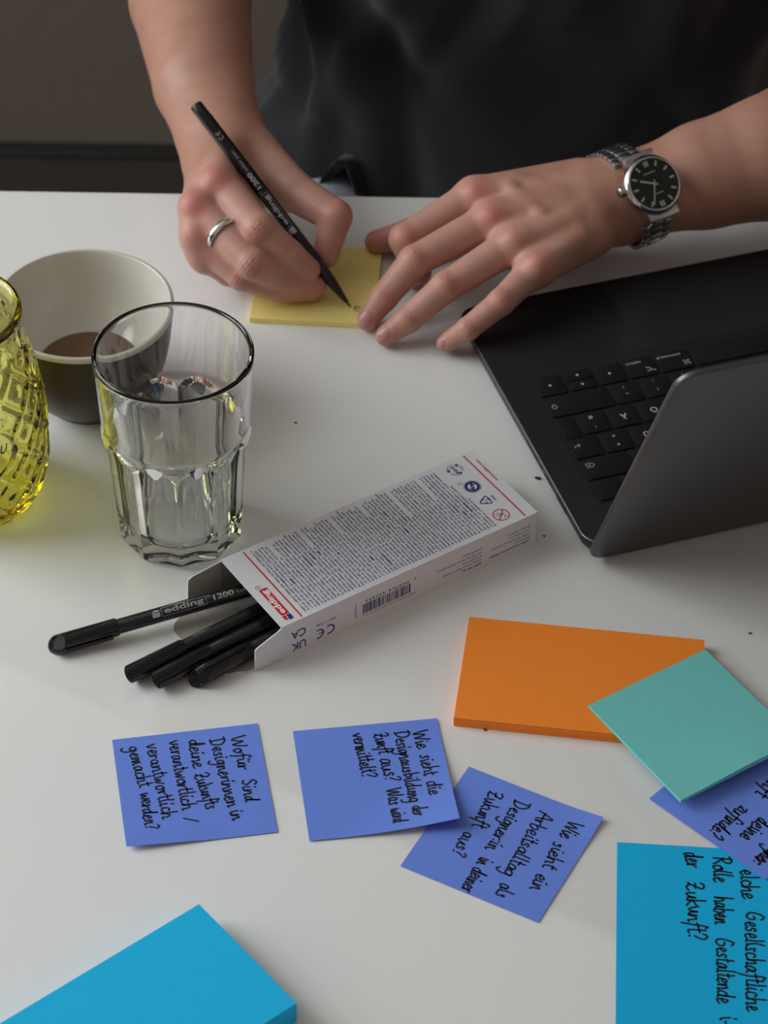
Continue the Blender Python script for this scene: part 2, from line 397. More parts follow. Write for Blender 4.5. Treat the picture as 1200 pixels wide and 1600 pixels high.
note('blue sticky note turned diagonally, tucked under the corner of another blue note', (.0457, .9875), -.4763, .076, .076, BLUE_P,
     lambda x, y: .0004+.003*max(0, (x+y)/.076-.6)**2*4, [
     ('Wie', q(955, 352), q(905, 435)), ('sieht', q(880, 465), q(812, 600)), ('ein', q(785, 635), q(740, 715)),
     ('Arbeitsalltag', q(800, 300), q(600, 640)), ('als', q(590, 685), q(560, 755)),
     ('Designer:in', q(668, 240), q(510, 500)), ('in', q(480, 545), q(460, 580)), ('deiner', q(448, 600), q(375, 722)),
     ('Zukunft', q(530, 190), q(435, 380)), ('aus?', q(395, 410), q(325, 525), .0042)], .0043, group='blue notes written on in black ink')
CY_O = (.1195, .9377); CY_A = math.atan2(-.0036, .0498)+.015
q = cr(940, 1200, 4.0)
note('large bright cyan note at the right edge with three lines of handwriting', CY_O, CY_A, .078, .127, CYAN2_P, lambda x, y: .0004, [
     ('der', q(520, 530), q(528, 622)), ('Zukunft?', q(530, 715), q(545, 1070)),
     ('Rolle', q(700, 558), q(700, 712)), ('haben', q(703, 808), q(705, 975)), ('Gestaltende', q(712, 1065), q(725, 1470)), ('i-', q(735, 1560), q(738, 1605)),
     ('elche', q(865, 640), q(880, 818)), ('Gesellschaftliche', q(897, 900), q(905, 1520))], .0047, pen=.00105)
q = cr(1010, 1190, 6.316)
A4 = math.atan2(-.054, .0557)
note('blue sticky note at the right edge, half covered by the teal pad', (.1373, .9669), A4+PI/2, .076, .076, BLUE_P,
     lambda x, y: .0010, [
     ('zufinde?', q(930, 432), q(600, 690)), ('deine', q(1118, 545), q(915, 735)), ('igner:', q(1215, 845), q(1035, 975)), ('unft', q(1240, 140), q(1060, 305))], .0048, pen=.00105,
     group='blue notes written on in black ink')
def pad(label, origin, ang, wd, ht, z0, z1, m, name='sticky_pad', warp=None, edge=None):
    """a block of sheets, top-left corner at origin; its sides show the sheet edges"""
    N = 16; n1 = N+1; L = 5; V, Fc = [], []
    for k in range(L+1):
        off = (0, 0) if k == L else (rng.normal(0, .00012), rng.normal(0, .00012))
        for i in range(n1):
            for j in range(n1):
                x, y = wd*j/N, -ht*i/N; z = z0+(z1-z0)*k/L
                if warp: z = warp(x, y, k/L, z)
                V.append((x+off[0], y+off[1], z))
    for i in range(N):
        for j in range(N):
            a = i*n1+j; Fc.append((a, a+1, a+n1+1, a+n1)); b = a+L*n1*n1; Fc.append((b, b+n1, b+n1+1, b+1))
    ring = [j for j in range(n1)]+[i*n1+N for i in range(1, n1)]+[N*n1+j for j in range(N-1, -1, -1)]+[i*n1 for i in range(N-1, 0, -1)]
    for k in range(L):
        for a, b in zip(ring, ring[1:]+ring[:1]):
            s0, s1 = k*n1*n1, (k+1)*n1*n1; Fc.append((a+s0, a+s1, b+s1, b+s0))
    o = obj(name, V, Fc, m, None, False, (origin[0], origin[1], 0)); o.rotation_euler = (0, 0, ang)
    bm = bmesh.new(); bm.from_mesh(o.data); bmesh.ops.recalc_face_normals(bm, faces=bm.faces[:]); bm.to_mesh(o.data); bm.free()
    return tag(o, label, 'sticky note pad')
pad('large orange sticky note pad lying partly under the teal pad', (.0471, 1.0922), -.1186, .127, .076, .0002, .0062, ORANGE_P)
tp = un(1104, 1011, .0095); tl = un(920, 1099, .0095)
pad('small teal sticky note pad lying askew on the orange pad', (tl[0], tl[1]), math.atan2(tp[1]-tl[1], tp[0]-tl[0]), .077, .079, 0.0063, .0082, TEAL_P,
    warp=lambda x, y, k, z: z+(.0016*k*max(0, -y/.079-.55)*2*math.exp(-((x-.05)/.03)**2)))
pad('thick bright cyan sticky note pad in the lower left corner', (-.0866, .8824), math.atan2(-.059, .0491)+PI/2-PI/2, .0768, .127, .0002, .0138, CYAN_P)
YO = un(390, 497, .0035); 
yo = np.array(YO[:2]); ya = -.056; yd = np.array([-math.sin(ya), math.cos(ya)])*.076
yp = pad('yellow sticky note pad under the writing hand', tuple(yo+yd), ya, .076, .076, .0002, .0036, YELLOW_P)
V, Fc = [], []
P0 = un(557, 488, .0036)[:2]-(yo+yd)
c_, s_ = math.cos(ya), math.sin(ya)
mk = []
for stx in ([(556, 479), (553, 485), (563, 488)], [(556, 482), (563, 483)], [(556, 479), (564, 480)]):
    Q = []
    for px in stx:
        g = un(*px, .0036)[:2]-(yo+yd); Q.append((c_*g[0]+s_*g[1], -s_*g[0]+c_*g[1]))
    ribbon(V, Fc, Q, .0006, z=.0038)
obj('handwriting', V, Fc, INK, yp)

# ------------------------------------------------------------------ the drinking glass
def drinking_glass(x, y):
    n, NF = 240, 10
    Hh = .129; ph0 = math.radians(-87)
    def R(z): return .0345+(.0435-.0345)*min(1, (z/.129))**.85+.0009*math.exp(-((z-.077)/.004)**2)
    V, Fc, rows = [], [], []
    zs = [0, .0006, .0018, .004]+list(np.linspace(.008, .062, 16))+list(np.linspace(.0645, .084, 18))+list(np.linspace(.088, .127, 12))+[.1283]
    def outer(th, z):
        tt = ((th-ph0)/(2*PI/NF)) % 1.0; t = (tt-.5)*2                     # -1..1 across a facet, a rib at +-1
        Rr = R(z); ap = Rr*math.cos(PI/NF)*.985; a = t*PI/NF
        poly = ap/math.cos(a)
        poly -= .0011*(1-t*t)*min(1, max(0, (z-.012)/.02))                 # flute
        zb = .0765-.0085*abs(t)**2.2
        s = min(1, max(0, (z-zb)/.0035)); s = s*s*(3-2*s)
        r = poly*(1-s)+Rr*s
        if z < .004: r -= .0028*(1-z/.004)**1.5
        return r
    zs = zs[:-1]
    for z in zs: rows.append([(outer(2*PI*i/n, z)*math.cos(2*PI*i/n), outer(2*PI*i/n, z)*math.sin(2*PI*i/n), z) for i in range(n)])
    ro = R(.127); ri = ro-.0029
    for k_ in range(1, 10):
        a_ = PI*k_/10; r = (ro+ri)/2+(ro-ri)/2*math.cos(a_); z = .127+.0020*math.sin(a_)
        rows.append([(r*math.cos(2*PI*i/n), r*math.sin(2*PI*i/n), z) for i in range(n)])
    for z in [.127]+list(np.linspace(.1245, .02, 30)):
        r = R(z)-.0029-.0012*max(0, min(1, (.08-z)/.02)); rows.append([(r*math.cos(2*PI*i/n), r*math.sin(2*PI*i/n), z) for i in range(n)])
    for f, z in ((.93, .0155), (.78, .0128), (.5, .0118), (.2, .0114)):
        r = (R(.02)-.004)*f; rows.append([(r*math.cos(2*PI*i/n), r*math.sin(2*PI*i/n), z) for i in range(n)])
    for rw in rows: V += rw
    for k in range(len(rows)-1):
        for i in range(n): j = (i+1) % n; Fc.append((k*n+i, k*n+j, (k+1)*n+j, (k+1)*n+i))
    V.append((0, 0, .0113)); c = len(V)-1; k = len(rows)-1
    for i in range(n): Fc.append((k*n+i, k*n+(i+1) % n, c))
    # hollowed foot
    foot = []
    for f, z in ((.9, .0002), (.6, .0016), (.25, .0019)):
        b = len(V); foot.append(b); V += [(.0317*f*math.cos(2*PI*i/n), .0317*f*math.sin(2*PI*i/n), z) for i in range(n)]
    prev = 0
    for b in foot:
        for i in range(n): j = (i+1) % n; Fc.append((b+i, b+j, prev+j, prev+i))
        prev = b
    V.append((0, 0, .002)); c = len(V)-1
    for i in range(n): Fc.append((prev+(i+1) % n, prev+i, c))
    o = obj('drinking_glass', V, Fc, CLEAR, None, True, (x, y, .0001)); o.data.set_sharp_from_angle(angle=math.radians(22))
    return tag(o, 'tall clear faceted drinking glass, empty, beside the marker box', 'glass')
drinking_glass(-.1135, 1.1648)

# ------------------------------------------------------------------ yellow pineapple-shaped vessel
def pineapple():
    n = 288; V, Fc, rows = [], [], []
    zp = [0, .004, .012, .03, .05, .06, .075, .09, .105, .114, .121, .1255, .129, .1325]
    rp = [.0335, .0375, .0410, .0450, .0458, .0458, .0450, .0425, .0390, .0365, .0355, .0362, .0385, .0387]
    R = lambda z: float(np.interp(z, zp, rp))
    md = (math.radians(-62), .064)                                     # the smooth round medallion
    def outer(th, z):
        r = R(z)
        if z < .112 and z > .004:
            a = th*11/(2*PI); b = z/.027
            f1 = abs(((a+b) % 1)-.5)*2; f2 = abs(((a-b) % 1)-.5)*2     # 1 on a ridge
            ridge = max(math.exp(-((1-f1)/.17)**2), math.exp(-((1-f2)/.17)**2))
            dome = (1-f1**2)*(1-f2**2)
            nub = math.exp(-((f1/.26)**2+(f2/.26)**2))
            h = .0017*ridge+.0006*dome+.0011*nub
            env = min(1, (z-.004)/.01)*min(1, (.112-z)/.006)
            da = ((th-md[0]+PI) % (2*PI)-PI)*r; dd = math.hypot(da, (z-md[1])*.95)
            k = min(1, max(0, (dd-.0135)/.002)); ringr = .0014*math.exp(-((dd-.0148)/.0012)**2)
            r += h*env*k+ringr*(1 if z > .01 else 0)
        elif z >= .100 and z < .123:
            r += .0010*max(0, math.cos(th*9))**2*min(1, (z-.1)/.008)*min(1, (.123-z)/.004)
        return r
    zs = [0, .001, .0025]+list(np.linspace(.004, .124, 92))+list(np.linspace(.1255, .1315, 7))
    for z in zs:
        ins = .0012*(1-z/.0025) if z < .0025 else 0
        rows.append([((outer(2*PI*i/n, z)-ins)*math.cos(2*PI*i/n), (outer(2*PI*i/n, z)-ins)*math.sin(2*PI*i/n), z) for i in range(n)])
    for r, z in ((.0378, .1329), (.0366, .1334), (.0350, .1329), (.0338, .1310), (.0326, .127), (.0315, .121)):
        rows.append([(r*math.cos(2*PI*i/n), r*math.sin(2*PI*i/n), z) for i in range(n)])
    for z in np.linspace(.114, .014, 34):
        r = R(z)-.0042
        rows.append([(r*math.cos(2*PI*i/n), r*math.sin(2*PI*i/n), z) for i in range(n)])
    for r, z in ((.031, .0095), (.02, .0075), (.008, .007)): rows.append([(r*math.cos(2*PI*i/n), r*math.sin(2*PI*i/n), z) for i in range(n)])
    for rw in rows: V += rw
    for k in range(len(rows)-1):
        for i in range(n): j = (i+1) % n; Fc.append((k*n+i, k*n+j, (k+1)*n+j, (k+1)*n+i))
    V.append((0, 0, .007)); c = len(V)-1; k = len(rows)-1
    for i in range(n): Fc.append((k*n+i, k*n+(i+1) % n, c))
    V.append((0, 0, .001)); c = len(V)-1
    for i in range(n): Fc.append(((i+1) % n, i, c))
    o = obj('pineapple_vessel', V, Fc, YELLOW_G, None, True, (-.2350, 1.1925, .0001))
    tag(o, 'yellow pineapple-shaped glass vessel cut off by the left edge', 'vessel')
    # the printed letter and mark on the medallion, bent round the wall
    VV, FF = [], []
    def bend(V2, F2, x0, z0):
        b = len(VV)
        for p in V2:
            z = z0+p[1]; r = R(z)+.00035; th = LT+(x0+p[0])/.0466; VV.append((r*math.cos(th), r*math.sin(th), z))
        for f in F2: FF.append(tuple(b+i for i in f))
    global LT
    LT = math.radians(-51)
    L, Fl = text_mesh('U', .012); L = (L-[L[:, 0].min(), 0])*[.0064, .0080]; L[:, 0] += L[:, 1]*.22; bend(L, Fl, -.0040, .0630)
    L, Fl = text_mesh('\u00ae', .01); L = (L-L.min(0))*.0026; bend(L, Fl, .0030, .0612)
    obj('lettering', VV, FF, mat('dark_red_print', (.05, .012, .012), .5), o)
pineapple()

# ------------------------------------------------------------------ cup with a little coffee
CUPX = un(130, 474, .070)
cup = thing('cup', 'wide dark brown cup with white inside behind the drinking glass', 'cup', (CUPX[0], CUPX[1], 0))
po = [(0, .002), (.021, .002), (.0225, 0), (.0255, 0), (.0275, .003), (.0330, .0085), (.0395, .017), (.0450, .029), (.0487, .044), (.0508, .058), (.0520, .0672)]
pi_ = [(.0523, .0690), (.0518, .0701), (.0507, .0704), (.0496, .0696), (.0476, .058), (.0440, .045), (.0375, .034), (.0300, .0262), (.020, .0195), (.01, .0175), (0, .017)]
def smoothprof(p, k=3):
    P = np.array(p); return [tuple(v) for v in spline(P, k)]
Vc, Fo = lathe(smoothprof(po)+smoothprof(pi_)[1:], 96)
o = obj('body', Vc, Fo, CUP_OUT, cup, True); o.data.materials.append(CUP_IN)
nout = (len(smoothprof(po))-1)*96
for i, p in enumerate(o.data.polygons): p.material_index = 0 if i < nout else 1
V, Fc = [], []
ha = math.radians(-48)
tube(V, Fc, [(math.cos(ha)*r, math.sin(ha)*r, z) for r, z in spline([(.0475, .050), (.058, .0525), (.066, .048), (.0675, .038), (.061, .027), (.050, .0225), (.0400, .0215)])], .0042, 12)
obj('handle', V, Fc, CUP_OUT, cup, True)
Vc, Fo = lathe([(0, .0178), (.0190, .0200), (.0285, .0262), (.0284, .0264), (0, .0264)], 64)
tag(obj('coffee', Vc, Fo, COFFEE, None, False, (CUPX[0], CUPX[1], 0)), 'shallow puddle of milky coffee in the bottom of the brown cup', 'coffee', kind='stuff')

# ------------------------------------------------------------------ box of markers
BX = thing('marker_box', 'white carton of markers lying open, covered in blue small print', 'box', (-.0533, 1.0637, 0), .5977)
BL, BW, BH, T = .1674, .0625, .0239, .0006
V, Fc, mi = [], [], []
def quad(p, m_):
    b = len(V); V.extend(p); Fc.append((b, b+1, b+2, b+3)); mi.append(m_)
# five outer faces, five inner, rim of the open end
O_ = [(0, 0, 0), (BL, 0, 0), (BL, BW, 0), (0, BW, 0), (0, 0, BH), (BL, 0, BH), (BL, BW, BH), (0, BW, BH)]
I_ = [(0, T, T), (BL-T, T, T), (BL-T, BW-T, T), (0, BW-T, T), (0, T, BH-T), (BL-T, T, BH-T), (BL-T, BW-T, BH-T), (0, BW-T, BH-T)]
for f in ((0, 3, 2, 1), (4, 5, 6, 7), (0, 1, 5, 4), (2, 3, 7, 6), (1, 2, 6, 5)):
    quad([O_[i] for i in f], 0); quad([I_[i] for i in f[::-1]], 1)
for a, b in ((0, 3), (3, 7), (7, 4), (4, 0)): quad([O_[a], I_[a], I_[b], O_[b]], 0)
o = obj('carton', V, Fc, CARD, BX); o.data.materials.append(KRAFT)
for p, m_ in zip(o.data.polygons, mi): p.material_index = m_
def flap(name, pts, thick, inner_first=True):
    """a card flap: polygon pts in 3-d, thickness vector; the inside face is grey"""
    n = len(pts); th = Vector(thick); Vv = [Vector(p) for p in pts]+[Vector(p)+th for p in pts]
    Ff = [tuple(range(n))[::-1], tuple(range(n, 2*n))]+[(i, (i+1) % n, n+(i+1) % n, n+i) for i in range(n)]
    o = obj(name, Vv, Ff, CARD, BX); o.data.materials.append(KRAFT)
    for i, p in enumerate(o.data.polygons): p.material_index = 1 if i == (1 if inner_first else 0) else 0
    return o
flap('side_flap', [(0, 0, .0004), (-.0168, .0002, .0008), (-.0165, .0002, .0150), (-.0150, .0002, .0163), (-.0025, 0, .0214), (0, 0, .0230)], (0, T, 0))
flap('side_flap', [(0, BW-T, .0004), (-.0215, BW-T+.0012, .0004), (-.0205, BW-T+.0012, .0190), (-.0180, BW-T+.001, .0205), (0, BW-T, .0238)], (0, -T, 0))
flap('end_flap', [(0, .0008, .0004), (-.0215, .002, .0002)]+[(-.0215-.0165*math.sin(a), .004+.0105*(1-math.cos(a)), .0002) for a in np.linspace(.2, PI/2, 6)]
     +[(-.038, BW-.012, .0002)]+[(-.0215-.0165*math.cos(a), BW-.0145+.0105*math.sin(a), .0002) for a in np.linspace(.2, PI/2, 6)]+[(0, BW-.001, .0004)], (0, 0, T))
V, Fc = [], []
tube(V, Fc, [(-.0215, .004, .0009), (-.0215, BW-.004, .0009)], .00025, 6)
obj('crease', V, Fc, KRAFT, BX)
flap('tuck_edge', [(BL, .0005, BH-.004), (BL+.0012, .0005, BH-.004), (BL+.0012, .0005, BH-.0002), (BL, .0005, BH-.0002)], (0, .0006, 0))
flap('tuck_edge', [(BL, BW-.0011, .001), (BL+.0008, BW-.0011, .001), (BL+.0008, BW-.0011, BH-.001), (BL, BW-.0011, BH-.0002)], (0, .0006, 0))
TOP = frame((0, 0, BH+.00009), (0, 1, 0), (-1, 0, 0))          # x along the width, y towards the open end
TOP2 = frame((0, 0, BH+.00016), (0, 1, 0), (-1, 0, 0)); TOP3 = frame((0, 0, BH+.00023), (0, 1, 0), (-1, 0, 0))
SIDE = frame((0, -.00009, 0), (-1, 0, 0), (0, 0, -1))
k = .001
PARTS = []
def mark(name, m):
    p_ = Print(); PARTS.append((name, p_, m)); return p_
mark('red_line', RED_PR).rect(TOP, 1.1*k, 60.9*k, -14.0*k, -13.1*k); mark('red_line', RED_PR).rect(TOP, 1.1*k, 61.3*k, -160.4*k, -159.5*k)
red = mark('logo_plate', RED_PR); red.poly(TOP, [(x*k, y*k) for x, y in rounded_rect(7.2, 30.6, -9.6, -4.6, .9)])
red = mark('logo_flag', RED_PR); red.poly(TOP, [(2.6*k, -6.2*k), (4.0*k, -4.6*k), (6.8*k, -4.6*k), (6.8*k, -6.6*k)][::-1])
navy = mark('logo_flag', NAVY); navy.poly(TOP, [(2.6*k, -9.6*k), (6.8*k, -9.6*k), (6.8*k, -7.1*k), (2.6*k, -6.8*k)])
white = mark('logo_lettering', WHITE_PR); white.text('edding', TOP2, 8.4*k, -8.1*k, w=20.6*k, h=3.1*k, bold=.035)
navy = mark('registered_mark', NAVY); navy.arc(TOP, 32.7*k, -5.4*k, 1.2*k, 0, 360, .25*k); navy.text('R', TOP, 32.2*k, -5.95*k, h=1.1*k)
red = mark('web_address', RED_PR); red.text('www.edding.com', TOP, 33.8*k, -164.9*k, w=20.6*k, h=1.8*k, bold=.02)
fine = mark('small_print', FINE)
# small print: rows of letter-like strokes in words
def microline(P, fr, x0, x1, y, h, bold=False):
    x = x0
    while x < x1-h:
        nl = int(rng.integers(2, 11))
        for _ in range(nl):
            if x > x1: break
            g = rng.random(); cw = h*.62; sw = h*(.24 if bold else .17)
            top = y+h*(1.0 if g < .68 else 1.35); bot = y-(h*.35 if g > .93 else 0)
            P.rect(fr, x, x+sw, bot, top)
            if g > .2: P.rect(fr, x+cw-sw, x+cw, y, y+h*.95)
            if g > .35: P.rect(fr, x, x+cw, y+h*.85, y+h)
            if g < .55: P.rect(fr, x, x+cw, y, y+h*.16)
            x += cw+h*.24
        x += h*.5
X = 17.4; ln = 0
while X < 142.3:
    x0 = 3.6+rng.normal(0, .15)
    x1 = 58.6+rng.normal(0, .8)
    if X > 137.5: x1 = 44 if X < 140 else 30
    if ln % 9 == 5: x1 = rng.uniform(30, 50)
    microline(fine, TOP, x0*k, x1*k, -(X+.5)*k, 1.12*k)
    if rng.random() < .34: 
        bx = rng.uniform(5, 46); microline(fine, TOP2, bx*k, (bx+rng.uniform(3, 9))*k, -(X+.5)*k, 1.15*k, True)
    X += 2.18; ln += 1
# round symbols near the closed end
IX = -149.2*k
navy = mark('recycling_symbol', NAVY)
for a in (90, 210, 330):
    navy.arc(TOP, 53.9*k, IX, 4.6*k, a+20, a+95, .35*k); navy.arc(TOP, 53.9*k, IX, 3.3*k, a+20, a+95, .3*k)
    c0 = np.array([53.9*k, IX]); u_ = np.array([math.cos(math.radians(a+108)), math.sin(math.radians(a+108))]); v_ = np.array([-u_[1], u_[0]])
    navy.poly(TOP, [tuple(c0+u_*5.3*k-v_*.8*k), tuple(c0+u_*2.6*k-v_*.8*k), tuple(c0+u_*4.0*k+v_*1.4*k)][::-1])
navy.text('RESY', TOP2, 53.9*k, IX-.8*k, w=7.2*k, h=1.9*k, bold=.03, align='c')
G0 = (37.1*k, IX)
navy = mark('green_dot_symbol', NAVY)
navy.arc(TOP, *G0, 4.9*k, 0, 360, .3*k, 36)
navy.arc(TOP, G0[0], G0[1], 3.55*k, 20, 185, 1.7*k, 24); navy.arc(TOP, G0[0], G0[1], 3.55*k, 200, 365, 1.7*k, 24)
navy.poly(TOP, [(G0[0]-.2*k, G0[1]-1.1*k), (G0[0]-3.4*k, G0[1]+.6*k), (G0[0]-.4*k, G0[1]+2.2*k)]); navy.poly(TOP, [(G0[0]+.2*k, G0[1]+1.1*k), (G0[0]+3.4*k, G0[1]-.6*k), (G0[0]+.4*k, G0[1]-2.2*k)])
navy.arc(TOP, 42.8*k, IX+4.6*k, 1.2*k, 0, 360, .22*k); navy.text('R', TOP, 42.4*k, IX+4.1*k, h=1.0*k)
navy = mark('paper_symbol', NAVY)
tri = [(23.3*k+4.4*k*math.cos(math.radians(a)), IX+.4*k+4.4*k*math.sin(math.radians(a))) for a in (90, 210, 330)]
for i in range(3):
    p, q_ = np.array(tri[i]), np.array(tri[(i+1) % 3]); navy.stroke(TOP, [p*.90+q_*.10, p*.42+q_*.58], .75*k); navy.stroke(TOP, [p*.28+q_*.72, p*.10+q_*.90], .75*k)
    m_ = p*.38+q_*.62; d_ = (q_-p)/np.linalg.norm(q_-p); n_ = np.array([-d_[1], d_[0]]); navy.poly(TOP2, [tuple(m_-d_*.8*k-n_*1.0*k), tuple(m_+d_*.8*k), tuple(m_-d_*.8*k+n_*1.0*k)])
navy.text('21', TOP, 23.3*k, IX-.9*k, h=2.0*k, align='c'); navy.text('PAP', TOP, 23.3*k, IX-5.6*k, h=1.9*k, align='c', bold=.01)
N0 = (9.2*k, IX)
red = mark('age_warning_ring', RED_PR); navy = mark('age_warning_figure', NAVY)
red.arc(TOP, *N0, 4.5*k, 0, 360, .65*k, 36); red.stroke(TOP2, [(N0[0]-3.1*k, N0[1]+3.1*k), (N0[0]+3.1*k, N0[1]-3.1*k)], .6*k)
navy.text('0-3', TOP, N0[0]-2.9*k, N0[1]-2.2*k, h=1.8*k, bold=.01)
navy.arc(TOP, N0[0]+1.0*k, N0[1]+1.5*k, 1.3*k, 0, 360, .2*k); navy.arc(TOP, N0[0]+1.0*k, N0[1]+1.6*k, .7*k, 200, 340, .2*k); navy.rect(TOP, N0[0]+.4*k, N0[0]+.7*k, N0[1]+1.7*k, N0[1]+2*k); navy.rect(TOP, N0[0]+1.3*k, N0[0]+1.6*k, N0[1]+1.7*k, N0[1]+2*k)
# the long side facing us, printed the other way up
navy = mark('approval_mark', NAVY); navy.text('UK', SIDE, -15.2*k, -7.8*k, w=9.2*k, h=5.6*k, bold=.012); navy.text('CA', SIDE, -15.2*k, -16.6*k, w=9.2*k, h=5.6*k, bold=.012)
navy = mark('approval_mark', NAVY); navy.arc(SIDE, -30.0*k, -6.6*k, 3.0*k, 70, 290, .95*k); navy.arc(SIDE, -23.3*k, -6.6*k, 3.0*k, 70, 290, .95*k); navy.rect(SIDE, -26.2*k, -23.4*k, -7.0*k, -6.2*k)
fine = mark('side_small_print', FINE); fine.text('ISO 11540', SIDE, -34.0*k, -14.2*k, w=12.2*k, h=1.9*k)
navy = mark('barcode', NAVY)
x = -82.6
while x < -52.2:
    bw = float(rng.choice([.33, .33, .66, .99])); navy.rect(SIDE, x*k, (x+bw)*k, -13.6*k, -6.6*k); x += bw+float(rng.choice([.33, .33, .66]))
navy.text('4', SIDE, -86.6*k, -16.4*k, h=1.9*k); navy.text('004764', SIDE, -81.6*k, -16.2*k, w=13.2*k, h=1.9*k); navy.text('432455', SIDE, -66.4*k, -16.2*k, w=13.2*k, h=1.9*k)
microline(fine, SIDE, -86.5*k, -52.0*k, -5.3*k, .8*k)
SV = frame((0, -.00009, 0), (0, 0, 1), (-1, 0, 0)); microline(fine, SV, 6*k, 15.6*k, -47.4*k, .7*k)
navy = mark('address', NAVY); fine = mark('address', FINE)
for i, (s_t, b_, w_) in enumerate((('edding UK Ltd', .02, 12.5), ('edding House, Merlin Centre', 0, 26), ('Acrewood Way', 0, 13), ('AL4 0JY St Albans, Hertfordshire', 0, 30), ('United Kingdom', 0, 13.5))):
    (navy if b_ else fine).text(s_t, SIDE, -130.2*k, -(4.9+i*2.75)*k, w=w_*k, h=1.35*k, bold=b_)
for i, (s_t, b_, w_) in enumerate((('edding International GmbH', .02, 27), ('Bookkoppel 7', 0, 11), ('22926 Ahrensburg, Germany', 0, 26.5), ('www.edding.com', 0, 14.5), ('Made in Germany', 0, 16))):
    (navy if b_ else fine).text(s_t, SIDE, -162.8*k, -(5.8+i*2.7)*k, w=w_*k, h=1.35*k, bold=b_)
for nm_, p_, m_ in PARTS: p_.build(nm_, m_, BX)

# ------------------------------------------------------------------ fibre pens
def axes_matrix(o, x, z):
    x = Vector(x).normalized(); z = (Vector(z)-Vector(z).dot(x)*x).normalized(); y = z.cross(x)
    return Matrix(((x.x, y.x, z.x, o[0]), (x.y, y.y, z.y, o[1]), (x.z, y.z, z.z, o[2]), (0, 0, 0, 1)))
PL, PR = .156, .00415
class Bent(Print):
    def put(s, V, Fc, fr):
        b = len(s.V); r = PR+.00028
        for p in V: s.V.append((p[0], r*math.sin(p[1]/PR), r*math.cos(p[1]/PR)))
        for f in Fc: s.F.append(tuple(b+i for i in f))
def fibre_pen(label, end, axis, face, capped=True, group=None, printed=True, clip=(0, -.9, -.3)):
    P = thing('fibre_pen', label, 'pen', group=group)
    P.matrix_world = axes_matrix(end, axis, face)
    tail = [(PR-.0002, PL-.010), (PR-.0002, PL-.0012), (PR-.0009, PL-.0003), (PR-.0022, PL), (0, PL-.0004)]
    if capped: prof = [(0, .030), (PR-.0006, .030), (PR, .031), (PR, PL-.0102)]+tail
    else: prof = [(0, .004), (.0012, .004), (.0014, .006), (.0020, .010), (.0030, .017), (.0036, .024), (.0037, .033), (PR-.0001, .0335), (PR, .0345), (PR, PL-.0102)]+tail
    Vp, Fp = lathe(prof, 28, 'x'); b = obj('barrel', Vp, Fp, BLACK_PL, P); b.data.polygons.foreach_set('use_smooth', [True]*len(b.data.polygons)); b.data.set_sharp_from_angle(angle=math.radians(40))
    if capped:
        rc = .0050; n = 28; V, Fc = [], []
        for X_, r_ in ((.0369, PR+.0001), (.0372, rc-.0003), (.0366, rc), (.0060, rc), (.0, rc)):
            for i in range(n):
                a = 2*PI*i/n; z = r_*math.cos(a); y = r_*math.sin(a)
                xx = X_ if X_ > .0065 else .0045+.0044*(z/rc)-(.0 if X_ else .0012)                # the end is cut aslant
                V.append((xx, y, z))
        # recess of the cut end
        for ins, dp in ((.0008, 0), (.0011, .0018)):
            for i in range(n):
                a = 2*PI*i/n; r_ = rc-ins; z = r_*math.cos(a); V.append((.0033+.0044*(z/rc)+dp, r_*math.sin(a), z))
        for k_ in range(6):
            for i in range(n): j = (i+1) % n; Fc.append((k_*n+i, k_*n+j, (k_+1)*n+j, (k_+1)*n+i))
        Fc.append(tuple(6*n+i for i in range(n)))
        c = obj('cap', V, Fc, BLACK_SAT, P); 
        bm = bmesh.new(); bm.from_mesh(c.data); bmesh.ops.recalc_face_normals(bm, faces=bm.faces[:]); bm.to_mesh(c.data); bm.free()
        c.data.polygons.foreach_set('use_smooth', [True]*len(c.data.polygons)); c.data.set_sharp_from_angle(angle=math.radians(40))
        bm = bmesh.new(); add_box(bm, .0015, .0335, -.0016, .0016, rc+.0002, rc+.0011, .0004); add_box(bm, .0015, .007, -.0016, .0016, rc-.0006, rc+.0004)
        cl = obm('clip', bm, BLACK_PL, c, auto=40)
        dl = P.matrix_world.to_3x3().inverted() @ Vector(clip); cl.rotation_euler = (math.atan2(-dl.y, dl.z), 0, 0)
    else:
        Vp, Fp = lathe([(0, 0), (.00035, .0002), (.0006, .0010), (.0007, .0042), (0, .0042)], 12, 'x'); obj('nib', Vp, Fp, NIB, P, True)
    if printed:
        pr_ = Bent(); q0 = .0565
        pr_.rect(None, q0, q0+.0042, -.0019, .0006); pr_.poly(None, [(q0, .0010), (q0+.0042, .0010), (q0+.0042, .0019), (q0+.0012, .0019)])
        pr_.stroke(None, [(q0+.0055+.0247*i/12, -.0024) for i in range(13)], .00022); pr_.stroke(None, [(q0+.0055+.0247*i/12, .0024) for i in range(13)], .00022)
        for X_ in (q0+.0053, q0+.0304): pr_.stroke(None, [(X_, -.0023+.0046*i/6) for i in range(7)], .00022)
        pr_.text('edding', None, q0+.0068, -.0010, w=.0222, h=.0027, bold=.025)
        pr_.arc(None, q0+.0322, .0016, .0007, 0, 360, .00018, 14); pr_.text('1200', None, q0+.0345, -.0012, w=.0115, h=.0026, bold=.03)
        pr_.text('color pen', None, q0+.0475, -.0010, w=.0150, h=.0017)
        pr_.arc(None, q0+.0735, 0, .0012, 70, 290, .0004, 10); pr_.arc(None, q0+.0768, 0, .0012, 70, 290, .0004, 10); pr_.rect(None, q0+.0758, q0+.0768, -.0002, .0002)
        pr_.build('print', SILVER_PR, b)
    return P
ca, sa = math.cos(.5977), math.sin(.5977)
def bxp(X_, Y_, z): return np.array([-.0533+(ca*X_-sa*Y_)*.001, 1.0637+(sa*X_+ca*Y_)*.001, z])
